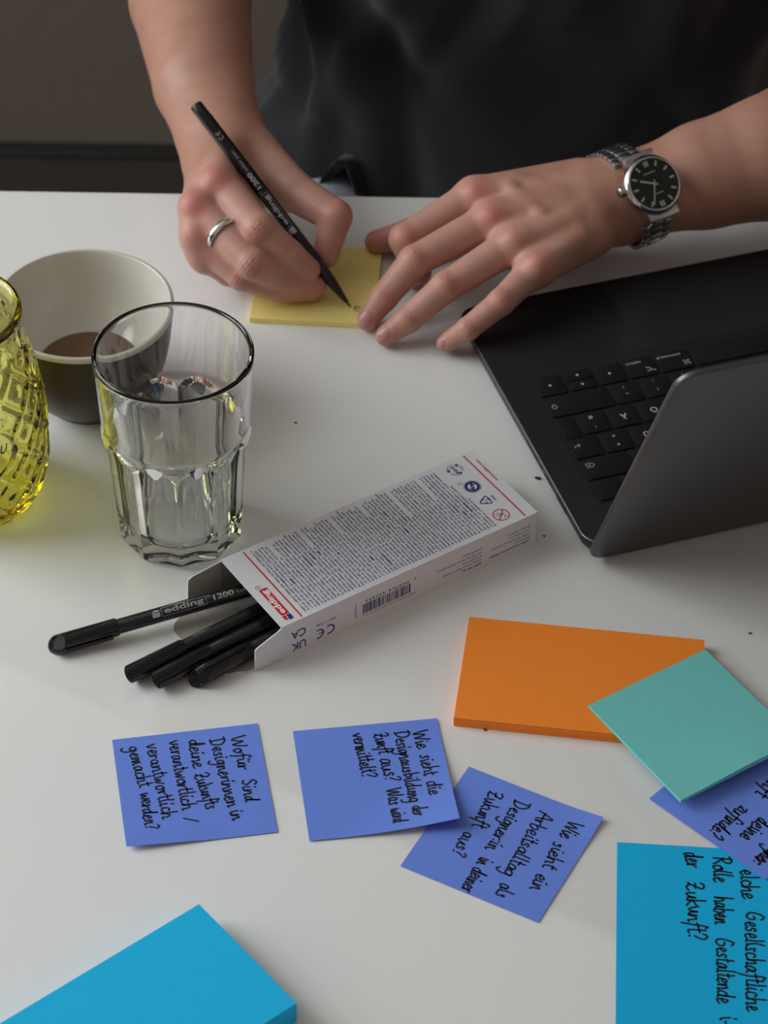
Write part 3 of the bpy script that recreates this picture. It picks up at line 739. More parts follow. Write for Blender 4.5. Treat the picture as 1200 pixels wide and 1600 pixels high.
def boxpen(label, a, b, za, zb, face, **kw):
    A, B = bxp(*a, za), bxp(*b, zb); return fibre_pen(label, A, B-A, face, group='black pens sticking out of the marker box', **kw)
boxpen('black capped pen sliding out farthest, silver lettering showing on its barrel', (-101.0, 71.6), (51, 34.0), .0052, .0150, (0, -.55, .83))
boxpen('upper of the three black pens sticking out together from the box', (-79.5, 29.8), (.4, 33.4), .0054, .0056, (0, .75, -.6), printed=False, clip=(.45, -.75, .25))
boxpen('middle of the three black pens sticking out together from the box', (-69.5, 18.3), (-2.7, 22.4), .0054, .0056, (0, .75, -.6), printed=False, clip=(.45, -.75, .1))
boxpen('lowest and shortest showing of the three black pens by the carton flap', (-50.0, 7.7), (-7.8, 10.8), .0054, .0056, (0, -.6, .8), printed=False, clip=(.3, .3, .9))
PTIP = un(548, 480, .0046); PEND = un(306, 165, .095)-CF*.007
fibre_pen('uncapped black pen held in the writing hand', PTIP, PEND-PTIP, -CF, capped=False)

# ------------------------------------------------------------------ laptop
LZ = .0120
lo = un(916, 852.5, LZ)+np.array([.9468, .3219, 0])*.0010
LT_ = thing('laptop', 'dark grey laptop, open, seen from behind its screen', 'laptop', (lo[0], lo[1], 0), math.atan2(.3219, .9468))
LW, LD = .3126, .2212
bm = bmesh.new(); slab(bm, rounded_rect(0, LW, 0, LD, .0115, 8), .0016, LZ, .0011, 4, chb=.0060); obm('base', bm, ALU_DARK, LT_, auto=35)
for fx in (.03, LW-.03):
    for fy in (.03, LD-.03):
        Vc, Fo = lathe([(0, 0), (.006, 0), (.0065, .0016), (0, .0016)], 20); obj('foot', Vc, Fo, PORT, LT_, loc=(fx, fy, .0001))
V, Fc = [], []
tube(V, Fc, [(x_, y_, LZ-.0006) for x_, y_ in rounded_rect(.0003, LW-.0003, .0003, LD-.0003, .0112, 8)], .00045, 6, True); obj('edge', V, Fc, ALU_EDGE, LT_, True)
for a, b, h_ in ((.0975, .0715, .0026), (.0645, .0560, .0026), (.0485, .0325, .0046)):
    bm = bmesh.new(); slab(bm, [(p[0], p[1]) for p in rounded_rect(b, a, LZ-.0036-h_/2, LZ-.0036+h_/2, h_*.35, 4)], 0, .0008, 0, mtx=Matrix(((0, 0, -1, .00075), (1, 0, 0, 0), (0, 1, 0, 0), (0, 0, 0, 1))))
    obm('port', bm, PORT, LT_)
bm = bmesh.new(); slab(bm, rounded_rect(.0180, LW-.0200, .0300, .1446, .002, 4), LZ-.0003, LZ+.0001); obm('keyboard_tray', bm, WELL_M, LT_)
bm = bmesh.new(); slab(bm, rounded_rect(.0935, LW-.0935, .1500, .2155, .003, 4), LZ-.0003, LZ+.00012); obm('trackpad', bm, PAD_M, LT_)
KX0, KX1 = .0190, LW-.0216
rows = [(.0310, .0482, [18.0]+[18.9]*12+[26]), (.0492, .0672, [31.5]+[18.9]*13), (.0682, .0862, [19.0]+[18.9]*12+[26]),
        (.0872, .1052, [12.2]+[18.9]*12+[32]), (.1066, .1250, [41]+[18.9]*11+[24]), (.1262, .1436, [18.9, 18.9, 18.9, 20.6, 22.4, 94, 22.4, 18.9, 18.9, 18.9])]
KEYS = {}
def key_mesh(x0, x1, y0, y1):
    bm = bmesh.new(); slab(bm, rounded_rect(x0+.0008, x1-.0008, y0+.0004, y1-.0004, .0014, 3), LZ+.00005, LZ+.0011, .0002, 2); return bm
for ri, (y0, y1, ws) in enumerate(rows):
    sc_ = (KX1-KX0)*1000/sum(ws); x = KX0
    for ci, wk in enumerate(ws):
        x1 = x+wk*sc_*.001
        if ri == 5 and ci == 1:
            ym = (y0+y1)/2
            KEYS[(5, 1, 'u')] = (obm('key', key_mesh(x, x1, y0, ym), KEY_M, LT_, auto=40), x, x1, y0, ym); KEYS[(5, 1, 'd')] = (obm('key', key_mesh(x, x1, ym, y1), KEY_M, LT_, auto=40), x, x1, ym, y1)
        elif ri == 3 and ci == 0:
            KEYS[(3, 0)] = (obm('key', key_mesh(x, x1, y0-.0012, y1), KEY_M, LT_, auto=40), x, x1, y0, y1)
        else: KEYS[(ri, ci)] = (obm('key', key_mesh(x, x1, y0, y1), KEY_M, LT_, auto=40), x, x1, y0, y1)
        x = x1
KFR = frame((0, 0, LZ+.00118), (-1, 0, 0), (0, -1, 0))
def legend(key, fn):
    kk = KEYS[key]; p = Print(); fn(p, -(kk[1]+kk[2])/2, -(kk[3]+kk[4])/2, (kk[2]-kk[1])/2, (kk[4]-kk[3])/2); p.build('legend', LEGEND, kk[0])
def t2(a, b):
    def f(p, cx, cy, hw, hh): p.text(a, KFR, cx, cy+hh*.18, h=.0030, align='c', bold=.01); p.text(b, KFR, cx, cy-hh*.62, h=.0030, align='c', bold=.01)
    return f
def t1(a, h=.0042): return lambda p, cx, cy, hw, hh: p.text(a, KFR, cx, cy-h/2, h=h, align='c', bold=.01)
def tri_(a):
    def f(p, cx, cy, hw, hh): p.poly(KFR, [(cx+.0013*math.cos(math.radians(a+d)), cy+.0013*math.sin(math.radians(a+d))) for d in (0, 120, 240)])
    return f
legend((5, 0), tri_(0)); legend((5, 1, 'u'), tri_(90)); legend((5, 1, 'd'), tri_(270)); legend((5, 2), tri_(180))
def opt(p, cx, cy, hw, hh):
    p.text('option', KFR, cx+hw*.72, cy-hh*.62, w=.0095, h=.0021, align='r'); p.stroke(KFR, [(cx-.008, cy+.0045), (cx-.0065, cy+.0045), (cx-.0045, cy+.0015), (cx-.0028, cy+.0015)], .0005); p.stroke(KFR, [(cx-.0050, cy+.0045), (cx-.0028, cy+.0045)], .0005)
legend((5, 3), opt)
def cmd(p, cx, cy, hw, hh):
    p.text('command', KFR, cx+hw*.8, cy-hh*.62, w=.0150, h=.0021, align='r')
    X0, Y0 = cx-.0070, cy+.0035
    for sx in (-1, 1):
        for sy in (-1, 1): p.arc(KFR, X0+sx*.0014, Y0+sy*.0014, .0007, 0, 360, .0003, 10)
        p.stroke(KFR, [(X0+sx*.0008, Y0-.0014), (X0+sx*.0008, Y0+.0014)], .0004); p.stroke(KFR, [(X0-.0014, Y0+sx*.0008), (X0+.0014, Y0+sx*.0008)], .0004)
legend((5, 4), cmd)
def shift(p, cx, cy, hw, hh):
    X0, Y0 = cx+hw-.0050, cy; p.stroke(KFR, [(X0-.0009, Y0-.0016), (X0-.0009, Y0), (X0-.002, Y0), (X0, Y0+.0021), (X0+.002, Y0), (X0+.0009, Y0), (X0+.0009, Y0-.0016), (X0-.0009, Y0-.0016)], .0004)
legend((4, 0), shift)
def ret(p, cx, cy, hw, hh):
    X0, Y0 = cx+hw-.0052, cy-.002; p.stroke(KFR, [(X0+.0015, Y0+.0018), (X0+.0015, Y0), (X0-.0018, Y0)], .0004); p.stroke(KFR, [(X0-.0006, Y0+.0012), (X0-.0018, Y0), (X0-.0006, Y0-.0012)], .0004)
legend((2, 0), ret)
def bks(p, cx, cy, hw, hh):
    X0, Y0 = cx+hw-.0060, cy-.003; p.stroke(KFR, [(X0-.0028, Y0), (X0-.0012, Y0+.0017), (X0+.0022, Y0+.0017), (X0+.0022, Y0-.0017), (X0-.0012, Y0-.0017), (X0-.0028, Y0)], .0004)
    p.stroke(KFR, [(X0-.0004, Y0-.0007), (X0+.0010, Y0+.0007)], .0003); p.stroke(KFR, [(X0-.0004, Y0+.0007), (X0+.0010, Y0-.0007)], .0003)
legend((1, 0), bks)
legend((4, 1), t2('_', '-')); legend((4, 2), t2(':', '.')); legend((4, 3), t2(';', ',')); legend((4, 4), t1('M'))
legend((3, 1), t2("'", '#')); legend((3, 2), t1('\u00c4')); legend((3, 3), t1('\u00d6')); legend((3, 4), t1('L')); legend((3, 5), t1('K'))
legend((2, 1), t2('*', '+')); legend((2, 2), t1('\u00dc')); legend((2, 3), t1('P')); legend((1, 1), t2('`', '\u00b4')); legend((1, 2), t2('?', '\u00df'))
th = math.radians(114)
LM = Matrix(((1, 0, 0, 0), (0, math.cos(th), -math.sin(th), -.0004), (0, math.sin(th), math.cos(th), .0088), (0, 0, 0, 1)))
bm = bmesh.new(); slab(bm, rounded_rect(0, LW, -.0070, .2135, .0115, 8), .0, .0042, .0013, 4, mtx=LM); lid = obm('lid', bm, ALU, LT_, auto=35)
bm = bmesh.new(); slab(bm, rounded_rect(.004, LW-.004, .006, .2112, .008, 6), -.0003, .0001, 0, mtx=LM); obm('screen', bm, SCREEN, lid)
V, Fc = [], []
tube(V, Fc, [(.012, .0042, .0092), (LW-.012, .0042, .0092)], .0024, 12); obj('hinge', V, Fc, ALU_DARK, LT_, True)

# ------------------------------------------------------------------ crumbs on the table
for px, sz, lab in (((840, 748), .0013, 'dark crumb on the table between the box and the laptop'), ((462, 661), .0007, 'tiny dark crumb right of the drinking glass rim'),
                    ((1172, 990), .0007, 'tiny crumb on the table right of the orange pad'), ((758, 1141), .0007, 'tiny crumb just below the orange pad'), ((862, 867) if 0 else (850, 838), .0006, 'tiny crumb at the corner of the marker box')):
    bm = bmesh.new(); bmesh.ops.create_icosphere(bm, subdivisions=2, radius=sz)
    for v in bm.verts: v.co = Vector((v.co.x*1.5, v.co.y*.9, v.co.z*.5))*(1+rng.normal(0, .12))
    p = un(*px, 0); o = obm('crumb', bm, CRUMB, None, True, (p[0], p[1], sz*.5)); tag(o, lab, 'crumb', 'crumbs scattered on the table')

# ------------------------------------------------------------------ the person
# distance-field modelling on a grid that is fine where the hands are and coarse elsewhere; one closed surface comes out
def axis_grid(segs):
    out = [segs[0][0]]
    for a, b, h in segs:
        n = max(1, int(round((b-a)/h))); out += list(np.linspace(a, b, n+1)[1:])
    return np.array(out, np.float32)
class SDF:
    def __init__(s, gx, gy, gz):
        s.g = (gx, gy, gz); s.D = np.full((len(gx), len(gy), len(gz)), .2, np.float32)
    def region(s, lo, hi):
        r = []
        for k in range(3):
            i0 = max(0, int(np.searchsorted(s.g[k], lo[k]))-1); i1 = min(len(s.g[k]), int(np.searchsorted(s.g[k], hi[k]))+1); r.append(slice(i0, max(i1, i0+1)))
        return tuple(r)
    def group(s, prims, k_in, k_out, margin=.03):
        lo = np.min([p[1] for p in prims], 0)-margin; hi = np.max([p[2] for p in prims], 0)+margin
        R_ = s.region(lo, hi); X, Y, Z = np.meshgrid(s.g[0][R_[0]], s.g[1][R_[1]], s.g[2][R_[2]], indexing='ij', sparse=True)
        d = None
        for p in prims:
            e = p[0](X, Y, Z); d = e if d is None else smin(d, e, k_in)
        s.D[R_] = smin(s.D[R_], d, k_out)
    def carve(s, prim, k):
        R_ = s.region(np.array(prim[1])-.01, np.array(prim[2])+.01); X, Y, Z = np.meshgrid(s.g[0][R_[0]], s.g[1][R_[1]], s.g[2][R_[2]], indexing='ij', sparse=True)
        s.D[R_] = -smin(-s.D[R_], prim[0](X, Y, Z), k)
    def mesh(s):
        D = s.D; gx, gy, gz = s.g; neg = D < 0
        cnt = np.zeros(tuple(n-1 for n in D.shape), np.int8)
        sl = lambda b: tuple(slice(b[i], D.shape[i]-1+b[i]) for i in range(3))
        cor = [(i, j, k_) for i in (0, 1) for j in (0, 1) for k_ in (0, 1)]
        for c in cor: cnt += neg[sl(c)]
        act = (cnt > 0) & (cnt < 8); I = np.argwhere(act); idx = np.full(cnt.shape, -1, np.int32); idx[act] = np.arange(len(I))
        acc = np.zeros((len(I), 3)); num = np.zeros(len(I))
        for c in cor:
            for ax in range(3):
                if c[ax]: continue
                c2 = list(c); c2[ax] = 1
                A = I+np.array(c); B = I+np.array(c2); da = D[A[:, 0], A[:, 1], A[:, 2]]; db = D[B[:, 0], B[:, 1], B[:, 2]]
                cross = (da < 0) != (db < 0); t = np.where(cross, da/(da-db+1e-20), 0)
                P = np.stack([gx[A[:, 0]], gy[A[:, 1]], gz[A[:, 2]]], 1); Q = np.stack([gx[B[:, 0]], gy[B[:, 1]], gz[B[:, 2]]], 1)
                acc += np.where(cross[:, None], P+(Q-P)*t[:, None], 0); num += cross
        V = acc/num[:, None]; Fs = []
        for ax in range(3):
            o1, o2 = (ax+1) % 3, (ax+2) % 3
            a = [slice(None)]*3; b = [slice(None)]*3; a[ax] = slice(0, -1); b[ax] = slice(1, None)
            chg = neg[tuple(a)] != neg[tuple(b)]; E = np.argwhere(chg)
            ok = (E[:, o1] > 0) & (E[:, o2] > 0) & (E[:, o1] < D.shape[o1]-1) & (E[:, o2] < D.shape[o2]-1); E = E[ok]
            def cell(d1, d2):
                G = E.copy(); G[:, o1] -= d1; G[:, o2] -= d2; return idx[G[:, 0], G[:, 1], G[:, 2]]
            q = np.stack([cell(1, 1), cell(0, 1), cell(0, 0), cell(1, 0)], 1)
            flip = ~neg[tuple(a)][E[:, 0], E[:, 1], E[:, 2]]
            q[flip] = q[flip][:, ::-1]; Fs.append(q)
        return V, np.concatenate(Fs)
def smin(a, b, k):
    h = np.maximum(k-np.abs(a-b), 0)/k
    return np.minimum(a, b)-h*h*k*.25
def cone(a, b, ra, rb, flat=None, fs=1.0):
    """a limb segment that tapers from ra to rb; flat = axis along which it is thinner (factor fs)"""
    a, b = np.array(a, float), np.array(b, float); ba = b-a; L2 = float(ba@ba); f = None
    if flat is not None: f = np.array(flat, float); f -= ba*(f@ba)/L2; f /= np.linalg.norm(f)
    def d(X, Y, Z):
        x, y, z = X-np.float32(a[0]), Y-np.float32(a[1]), Z-np.float32(a[2])
        t = np.clip((x*ba[0]+y*ba[1]+z*ba[2])/L2, 0, 1).astype(np.float32)
        x, y, z = x-t*np.float32(ba[0]), y-t*np.float32(ba[1]), z-t*np.float32(ba[2])
        q = x*x+y*y+z*z
        if f is not None: w_ = x*np.float32(f[0])+y*np.float32(f[1])+z*np.float32(f[2]); q = q+np.float32(1/fs**2-1)*w_*w_
        return (np.sqrt(q)-(ra+(rb-ra)*t)).astype(np.float32)
    r = max(ra, rb); return d, np.minimum(a, b)-r, np.maximum(a, b)+r
def ball(c, r, sc=(1, 1, 1)):
    c = np.array(c, float); s_ = np.array(sc, float)
    def d(X, Y, Z): return ((np.sqrt(((X-c[0])/s_[0])**2+((Y-c[1])/s_[1])**2+((Z-c[2])/s_[2])**2)-r)*s_.min()).astype(np.float32)
    return d, c-r*s_, c+r*s_
def chain(pts, rad, **kw): return [cone(pts[i], pts[i+1], rad[i], rad[i+1], **kw) for i in range(len(pts)-1)]
U3 = lambda v: np.array(v, float)/np.linalg.norm(v)
up_ = lambda p, d: np.array(p)+np.array(d)
VIEW = -CF                                            # from the hands towards the camera

body = SDF(axis_grid([(-.42, -.19, .012), (-.19, .255, .0011), (.255, .66, .012)]),
           axis_grid([(1.295, 1.50, .0011), (1.50, 1.62, .004), (1.62, 1.98, .012)]),
           axis_grid([(-.30, -.04, .010), (-.04, -.004, .004), (-.004, .098, .0011), (.098, .15, .004), (.15, .52, .012)]))
# --- left hand (on the right in the photo), palm down over the laptop corner, fingertips on the table
L_ = {n: [un(*p) for p in v] for n, v in {
 'index': [(741, 308, .044), (634, 374, .032), (652, 424, .0155), (645, 432, .009)],
 'middle': [(766, 345, .046), (648, 408, .0345), (599, 466, .0175), (574, 500, .0078)],
 'ring': [(801, 382, .044), (697, 448, .032), (637, 500, .0165), (602, 525, .0076)],
 'pinky': [(836, 420, .039), (783, 472, .032), (731, 514, .0205), (696, 536, .0082)],
 'thumb': [(850, 330, .030), (715, 345, .020), (645, 366, .0125), (588, 378, .0095)],
 'wrist': [(960, 315, .046), (1010, 300, .047), (1100, 274, .053), (1200, 247, .058)]}.items()}
LE = np.array([.42, 1.62, .045])
wl = L_['wrist']; nL = U3(VIEW+np.array([.15, 0, .25]))
arm = [cone(wl[0], wl[1], .0262, .0272, nL, .74), cone(wl[1], wl[2], .0272, .0335, nL, .80), cone(wl[2], wl[3], .0335, .0385, nL, .9), cone(wl[3], LE, .0385, .046)]
body.group(arm, .004, .02)
mc0 = {'index': (905, 288, .047), 'middle': (908, 312, .049), 'ring': (915, 340, .047), 'pinky': (922, 365, .042)}
palm = [cone(wl[0], un(905, 325, .044), .025, .020, nL, .75)]
for n_, r0, r1 in (('index', .0165, .0125), ('middle', .0165, .0125), ('ring', .016, .012), ('pinky', .0155, .0112)):
    palm.append(cone(un(*mc0[n_]), L_[n_][0], r0, r1))
palm.append(cone(un(880, 345, .034), un(790, 350, .032), .019, .013))
body.group(palm, .010, .012)
body.group(chain(L_['thumb'], [.016, .0125, .0106, .0074]), .002, .010)
for n_, rr in (('index', [.0116, .0102, .0086, .0068]), ('middle', [.0116, .0098, .0085, .0066]), ('ring', [.0112, .0093, .0080, .0063]), ('pinky', [.0098, .0081, .0071, .0056])):
    P_ = L_[n_]; g_ = chain(P_, rr)
    g_.append(ball(P_[1]+nL*.0006, rr[1]*1.0))
    body.group(g_, .0016, .005)
for n_ in ('index', 'middle', 'ring', 'pinky'):
    k0 = L_[n_][0]
    body.group([ball(k0+nL*.0030+np.array([.002, 0, 0]), .0088)], .004, .008)          # knuckles
    a_, b_ = un(*mc0[n_])+nL*.0130, k0+nL*.0105
    body.group([cone(a_*.75+b_*.25, b_, .0022, .0030)], .004, .010)                   # tendons
for vs in ([(800, 292), (835, 300), (862, 318), (890, 320)], [(838, 345), (868, 332), (900, 340)], [(790, 300), (806, 318), (838, 345)]):
    pv = [un(px, py, .046)+nL*.0140 for px, py in vs]
    body.group([cone(pv[i], pv[i+1], .0014, .0014) for i in range(len(pv)-1)], .003, .007)
# --- right hand, holding the pen
R_ = {n: [un(*p) for p in v] for n, v in {
 'index': [(342, 288, .062), (405, 358, .0535), (452, 398, .0375), (483, 421, .0265)],
 'middle': [(311, 326, .054), (395, 412, .0400), (446, 438, .0225), (495, 446, .0140)],
 'ring': [(312, 370, .042), (379, 430, .0265), (438, 452, .0145), (486, 455, .0105)],
 'pinky': [(325, 400, .030), (358, 425, .0150), (410, 444, .0100), (445, 448, .0090)],
 'thumb': [(402, 246, .046), (459, 299, .044), (524, 338, .0415), (509, 399, .0215)],
 'wrist': [(350, 226, .048), (340, 200, .050), (318, 130, .054), (297, 0, .056)]}.items()}
RE = np.array([-.146, 1.72, .050])
wr = R_['wrist']; nR = U3(VIEW+np.array([-.1, 0, .1]))
body.group([cone(wr[0], wr[1], .0265, .0278, nR, .78), cone(wr[1], wr[2], .0278, .0325, nR, .85), cone(wr[2], wr[3], .0325, .0405), cone(wr[3], RE, .0405, .0435)], .004, .02)
mr0 = {'index': (362, 238, .053), 'middle': (345, 244, .048), 'ring': (336, 256, .042), 'pinky': (335, 275, .034)}
palm = [cone(wr[0], un(350, 270, .043), .024, .020)]
for n_, r0, r1 in (('index', .0155, .0122), ('middle', .0155, .0120), ('ring', .0155, .0115), ('pinky', .0155, .0112)):
    palm.append(cone(un(*mr0[n_]), R_[n_][0], r0, r1))
body.group(palm, .010, .012)
body.group([cone(un(385, 255, .044), un(440, 300, .038), .016, .011), cone(un(345, 300, .046), un(432, 300, .036), .012, .009)], .006, .010)   # the web and the ball of the thumb
body.group(chain(R_['thumb'], [.0160, .0128, .0104, .0082]), .002, .008)
for n_, rr in (('pinky', [.0105, .0086, .0074, .0060]), ('ring', [.0112, .0094, .0080, .0064]), ('middle', [.0116, .0098, .0080, .0060]), ('index', [.0122, .0106, .0092, .0070])):
    P_ = R_[n_]; g_ = chain(P_, rr); g_.append(ball(P_[1]+nR*.0006, rr[1])); body.group(g_, .0016, .0018)
for n_ in ('index', 'middle', 'ring', 'pinky'):
    body.group([ball(R_[n_][0]+U3(np.array([-.5, -.2, .6]))*.0030, .0090)], .004, .007)
a_ = un(*mr0['index'])+nR*.012; body.group([cone(a_, R_['index'][0]+nR*.0095, .0022, .0032)], .004, .010)
# --- upper arms, shoulders, trunk, neck (inside the shirt)
LS, RS = np.array([.29, 1.80, .37]), np.array([-.085, 1.81, .37])
body.group([cone(LE, LS, .045, .055), cone(RE, RS, .0435, .055)], .03, .03, .06)
body.group([cone(LS, RS, .052, .052), cone((.10, 1.80, -.20), (.10, 1.80, .30), .105, .115), cone((.10, 1.80, .36), (.10, 1.79, .46), .058, .052)], .08, .08, .08)
BV, BF = body.mesh()
BV = BV.astype(np.float64)
# nothing sinks into the table, the pad or the laptop
BASE = np.array([.10, 1.80, FZ])
me = bpy.data.meshes.new('person'); me.from_pydata((BV-BASE).tolist(), [], BF.tolist()); me.update()
# light smoothing of the grid steps
bm = bmesh.new(); bm.from_mesh(me)
for _ in range(2): bmesh.ops.smooth_vert(bm, verts=bm.verts, factor=.4, use_axis_x=True, use_axis_y=True, use_axis_z=True)
bmesh.ops.recalc_face_normals(bm, faces=bm.faces[:])
bm.to_mesh(me); bm.free()
nv = len(me.vertices); co = np.empty(nv*3); me.vertices.foreach_get('co', co); co = co.reshape(-1, 3)+BASE
no = np.empty(nv*3); me.vertices.foreach_get('normal', no); no = no.reshape(-1, 3)
# skin features: redder knuckles and fingertips, nails, creases over the joints
palefing = np.zeros(nv); redn = np.zeros(nv); nail = np.zeros(nv); disp = np.zeros(nv)
def spot(c, r, amt):
    global redn
    redn = np.maximum(redn, amt*np.exp(-(np.sum((co-c)**2, 1)/r**2)))
for H_, nn in ((L_, nL), (R_, nR)):
    for n_ in ('index', 'middle', 'ring', 'pinky'):
        kn = H_[n_]
        spot(kn[0]+nn*.012, .0086, .72 if n_ in ('index', 'middle') else .38); spot(kn[1]+nn*.009, .0075, .36); spot(kn[2]+nn*.008, .006, .3); spot(kn[3], .011, .34)
    spot(H_['thumb'][2], .013, .5); spot(H_['thumb'][3], .012, .6)
for H_ in (L_, R_):
    for n_ in ('index', 'middle', 'ring', 'pinky', 'thumb'):
        kn = H_[n_]
        for i_ in range(3):
            ba_ = kn[i_+1]-kn[i_]; t_ = np.clip(((co-kn[i_])@ba_)/(ba_@ba_), 0, 1); dd_ = np.linalg.norm(co-kn[i_]-t_[:, None]*ba_, axis=1)
            palefing = np.maximum(palefing, np.clip((.030-dd_)/.016, 0, 1))
def creases(c, axis, nn, r, nlines=3, gap=.0021, amp=.00045):
    """small skin folds across the back of a joint"""
    global disp
    w_ = co-c; al = w_@axis; near = (np.linalg.norm(w_, axis=1) < r*1.9) & (no@nn > .15)
    lat = np.linalg.norm(w_-np.outer(al, axis)-np.outer(w_@nn, nn), axis=1)
    env = np.exp(-(al/(gap*1.5))**2)*np.exp(-(lat/(r*.75))**2)*near
    disp += amp*env*np.cos(2*PI*al/gap+ .6*np.sin(lat/.002))
for H_, nn, rs in ((L_, nL, (.0105, .0099, .0095, .0082)), (R_, nR, (.0108, .0102, .0098, .0088))):
    for n_, r_ in zip(('index', 'middle', 'ring', 'pinky'), rs):
        P_ = H_[n_]; creases(P_[1]+nn*r_*.8, U3(P_[2]-P_[0]), nn, r_); creases(P_[2]+nn*r_*.7, U3(P_[3]-P_[1]), nn, r_*.8, gap=.0017, amp=.0002)
def nail_at(tip, dip, nn, ln, wd, back):
    """a fingernail: a smooth plate with a shallow rim sunk into the fingertip"""
    global nail, disp
    ax = U3(tip-dip); n2 = U3(nn-ax*(nn@ax)); sd = np.cross(ax, n2); c = tip+ax*back
    w_ = co-c; u = (w_@ax)/ln; v = (w_@sd)/wd; h = w_@n2
    rr = (np.abs(u)**2.6+np.abs(v)**2.6)**(1/2.6); on = (h > -.001) & (h < .013) & (no@n2 > -.1)
    nail = np.maximum(nail, np.clip((1.08-rr)/.16, 0, 1)*on)
    disp += np.where(on, -.00035*np.exp(-((rr-1.05)/.13)**2)+.00018*np.clip((1-rr)/.2, 0, 1), 0)
nN = U3(VIEW*.9+np.array([-.30, .05, .35]))
nail_at(L_['middle'][3], L_['middle'][2], nN, .0056, .0046, .0008); nail_at(L_['ring'][3], L_['ring'][2], nN, .0056, .0045, .0008); nail_at(L_['pinky'][3], L_['pinky'][2], nN, .0048, .0038, .0008)
nail_at(R_['thumb'][3], R_['thumb'][2], U3(np.array([.75, -.25, .35])), .0060, .0052, .0002)
co2 = co+no*disp[:, None]
me.vertices.foreach_set('co', (co2-BASE).ravel()); me.update()
at = me.attributes.new('skin_marks', 'FLOAT_COLOR', 'POINT')
at.data.foreach_set('color', np.stack([redn, nail, palefing, np.ones(nv)], 1).astype(np.float32).ravel())
SKIN = mat('skin', (.50, .27, .19), .46, spec=.4)
nt = SKIN.node_tree; pb = nt.nodes['Principled BSDF']
pb.inputs['Subsurface Weight'].default_value = .22; pb.inputs['Subsurface Radius'].default_value = (1, .35, .2); pb.inputs['Subsurface Scale'].default_value = .006
an = nt.nodes.new('ShaderNodeAttribute'); an.attribute_name = 'skin_marks'; sp = nt.nodes.new('ShaderNodeSeparateColor'); nt.links.new(an.outputs['Color'], sp.inputs[0])
tc = nt.nodes.new('ShaderNodeTexCoord'); n1 = nt.nodes.new('ShaderNodeTexNoise'); n1.inputs['Scale'].default_value = 55; n1.inputs['Detail'].default_value = 5; nt.links.new(tc.outputs['Object'], n1.inputs['Vector'])
def mixc(a, b, f):
    m_ = nt.nodes.new('ShaderNodeMix'); m_.data_type = 'RGBA'
    for i, v in ((6, a), (7, b)):
        if isinstance(v, tuple): m_.inputs[i].default_value = (*v, 1)
        else: nt.links.new(v, m_.inputs[i])
    if isinstance(f, float): m_.inputs[0].default_value = f
    else: nt.links.new(f, m_.inputs[0])
    return m_.outputs[2]
base_c = mixc((.36, .165, .112), (.48, .258, .188), n1.outputs['Fac'])
base_c = mixc(base_c, mixc((.46, .225, .170), (.58, .325, .258), n1.outputs['Fac']), sp.outputs[2])
c1 = mixc(base_c, (.50, .105, .085), sp.outputs[0]); c2 = mixc(c1, (.50, .24, .22), sp.outputs[1]); nt.links.new(c2, pb.inputs['Base Color'])
mr = nt.nodes.new('ShaderNodeMapRange'); mr.inputs[3].default_value = .46; mr.inputs[4].default_value = .22; nt.links.new(sp.outputs[1], mr.inputs[0]); nt.links.new(mr.outputs[0], pb.inputs['Roughness'])
vo = nt.nodes.new('ShaderNodeTexVoronoi'); vo.inputs['Scale'].default_value = 900; nt.links.new(tc.outputs['Object'], vo.inputs['Vector'])
bp = nt.nodes.new('ShaderNodeBump'); bp.inputs['Strength'].default_value = .2; bp.inputs['Distance'].default_value = .0006; nt.links.new(vo.outputs['Distance'], bp.inputs['Height']); nt.links.new(bp.outputs['Normal'], pb.inputs['Normal'])
person = link('person', me, SKIN, None, True, tuple(BASE))
tag(person, 'person in charcoal shirt seated at the table, writing with a pen, one hand spread out', 'person')

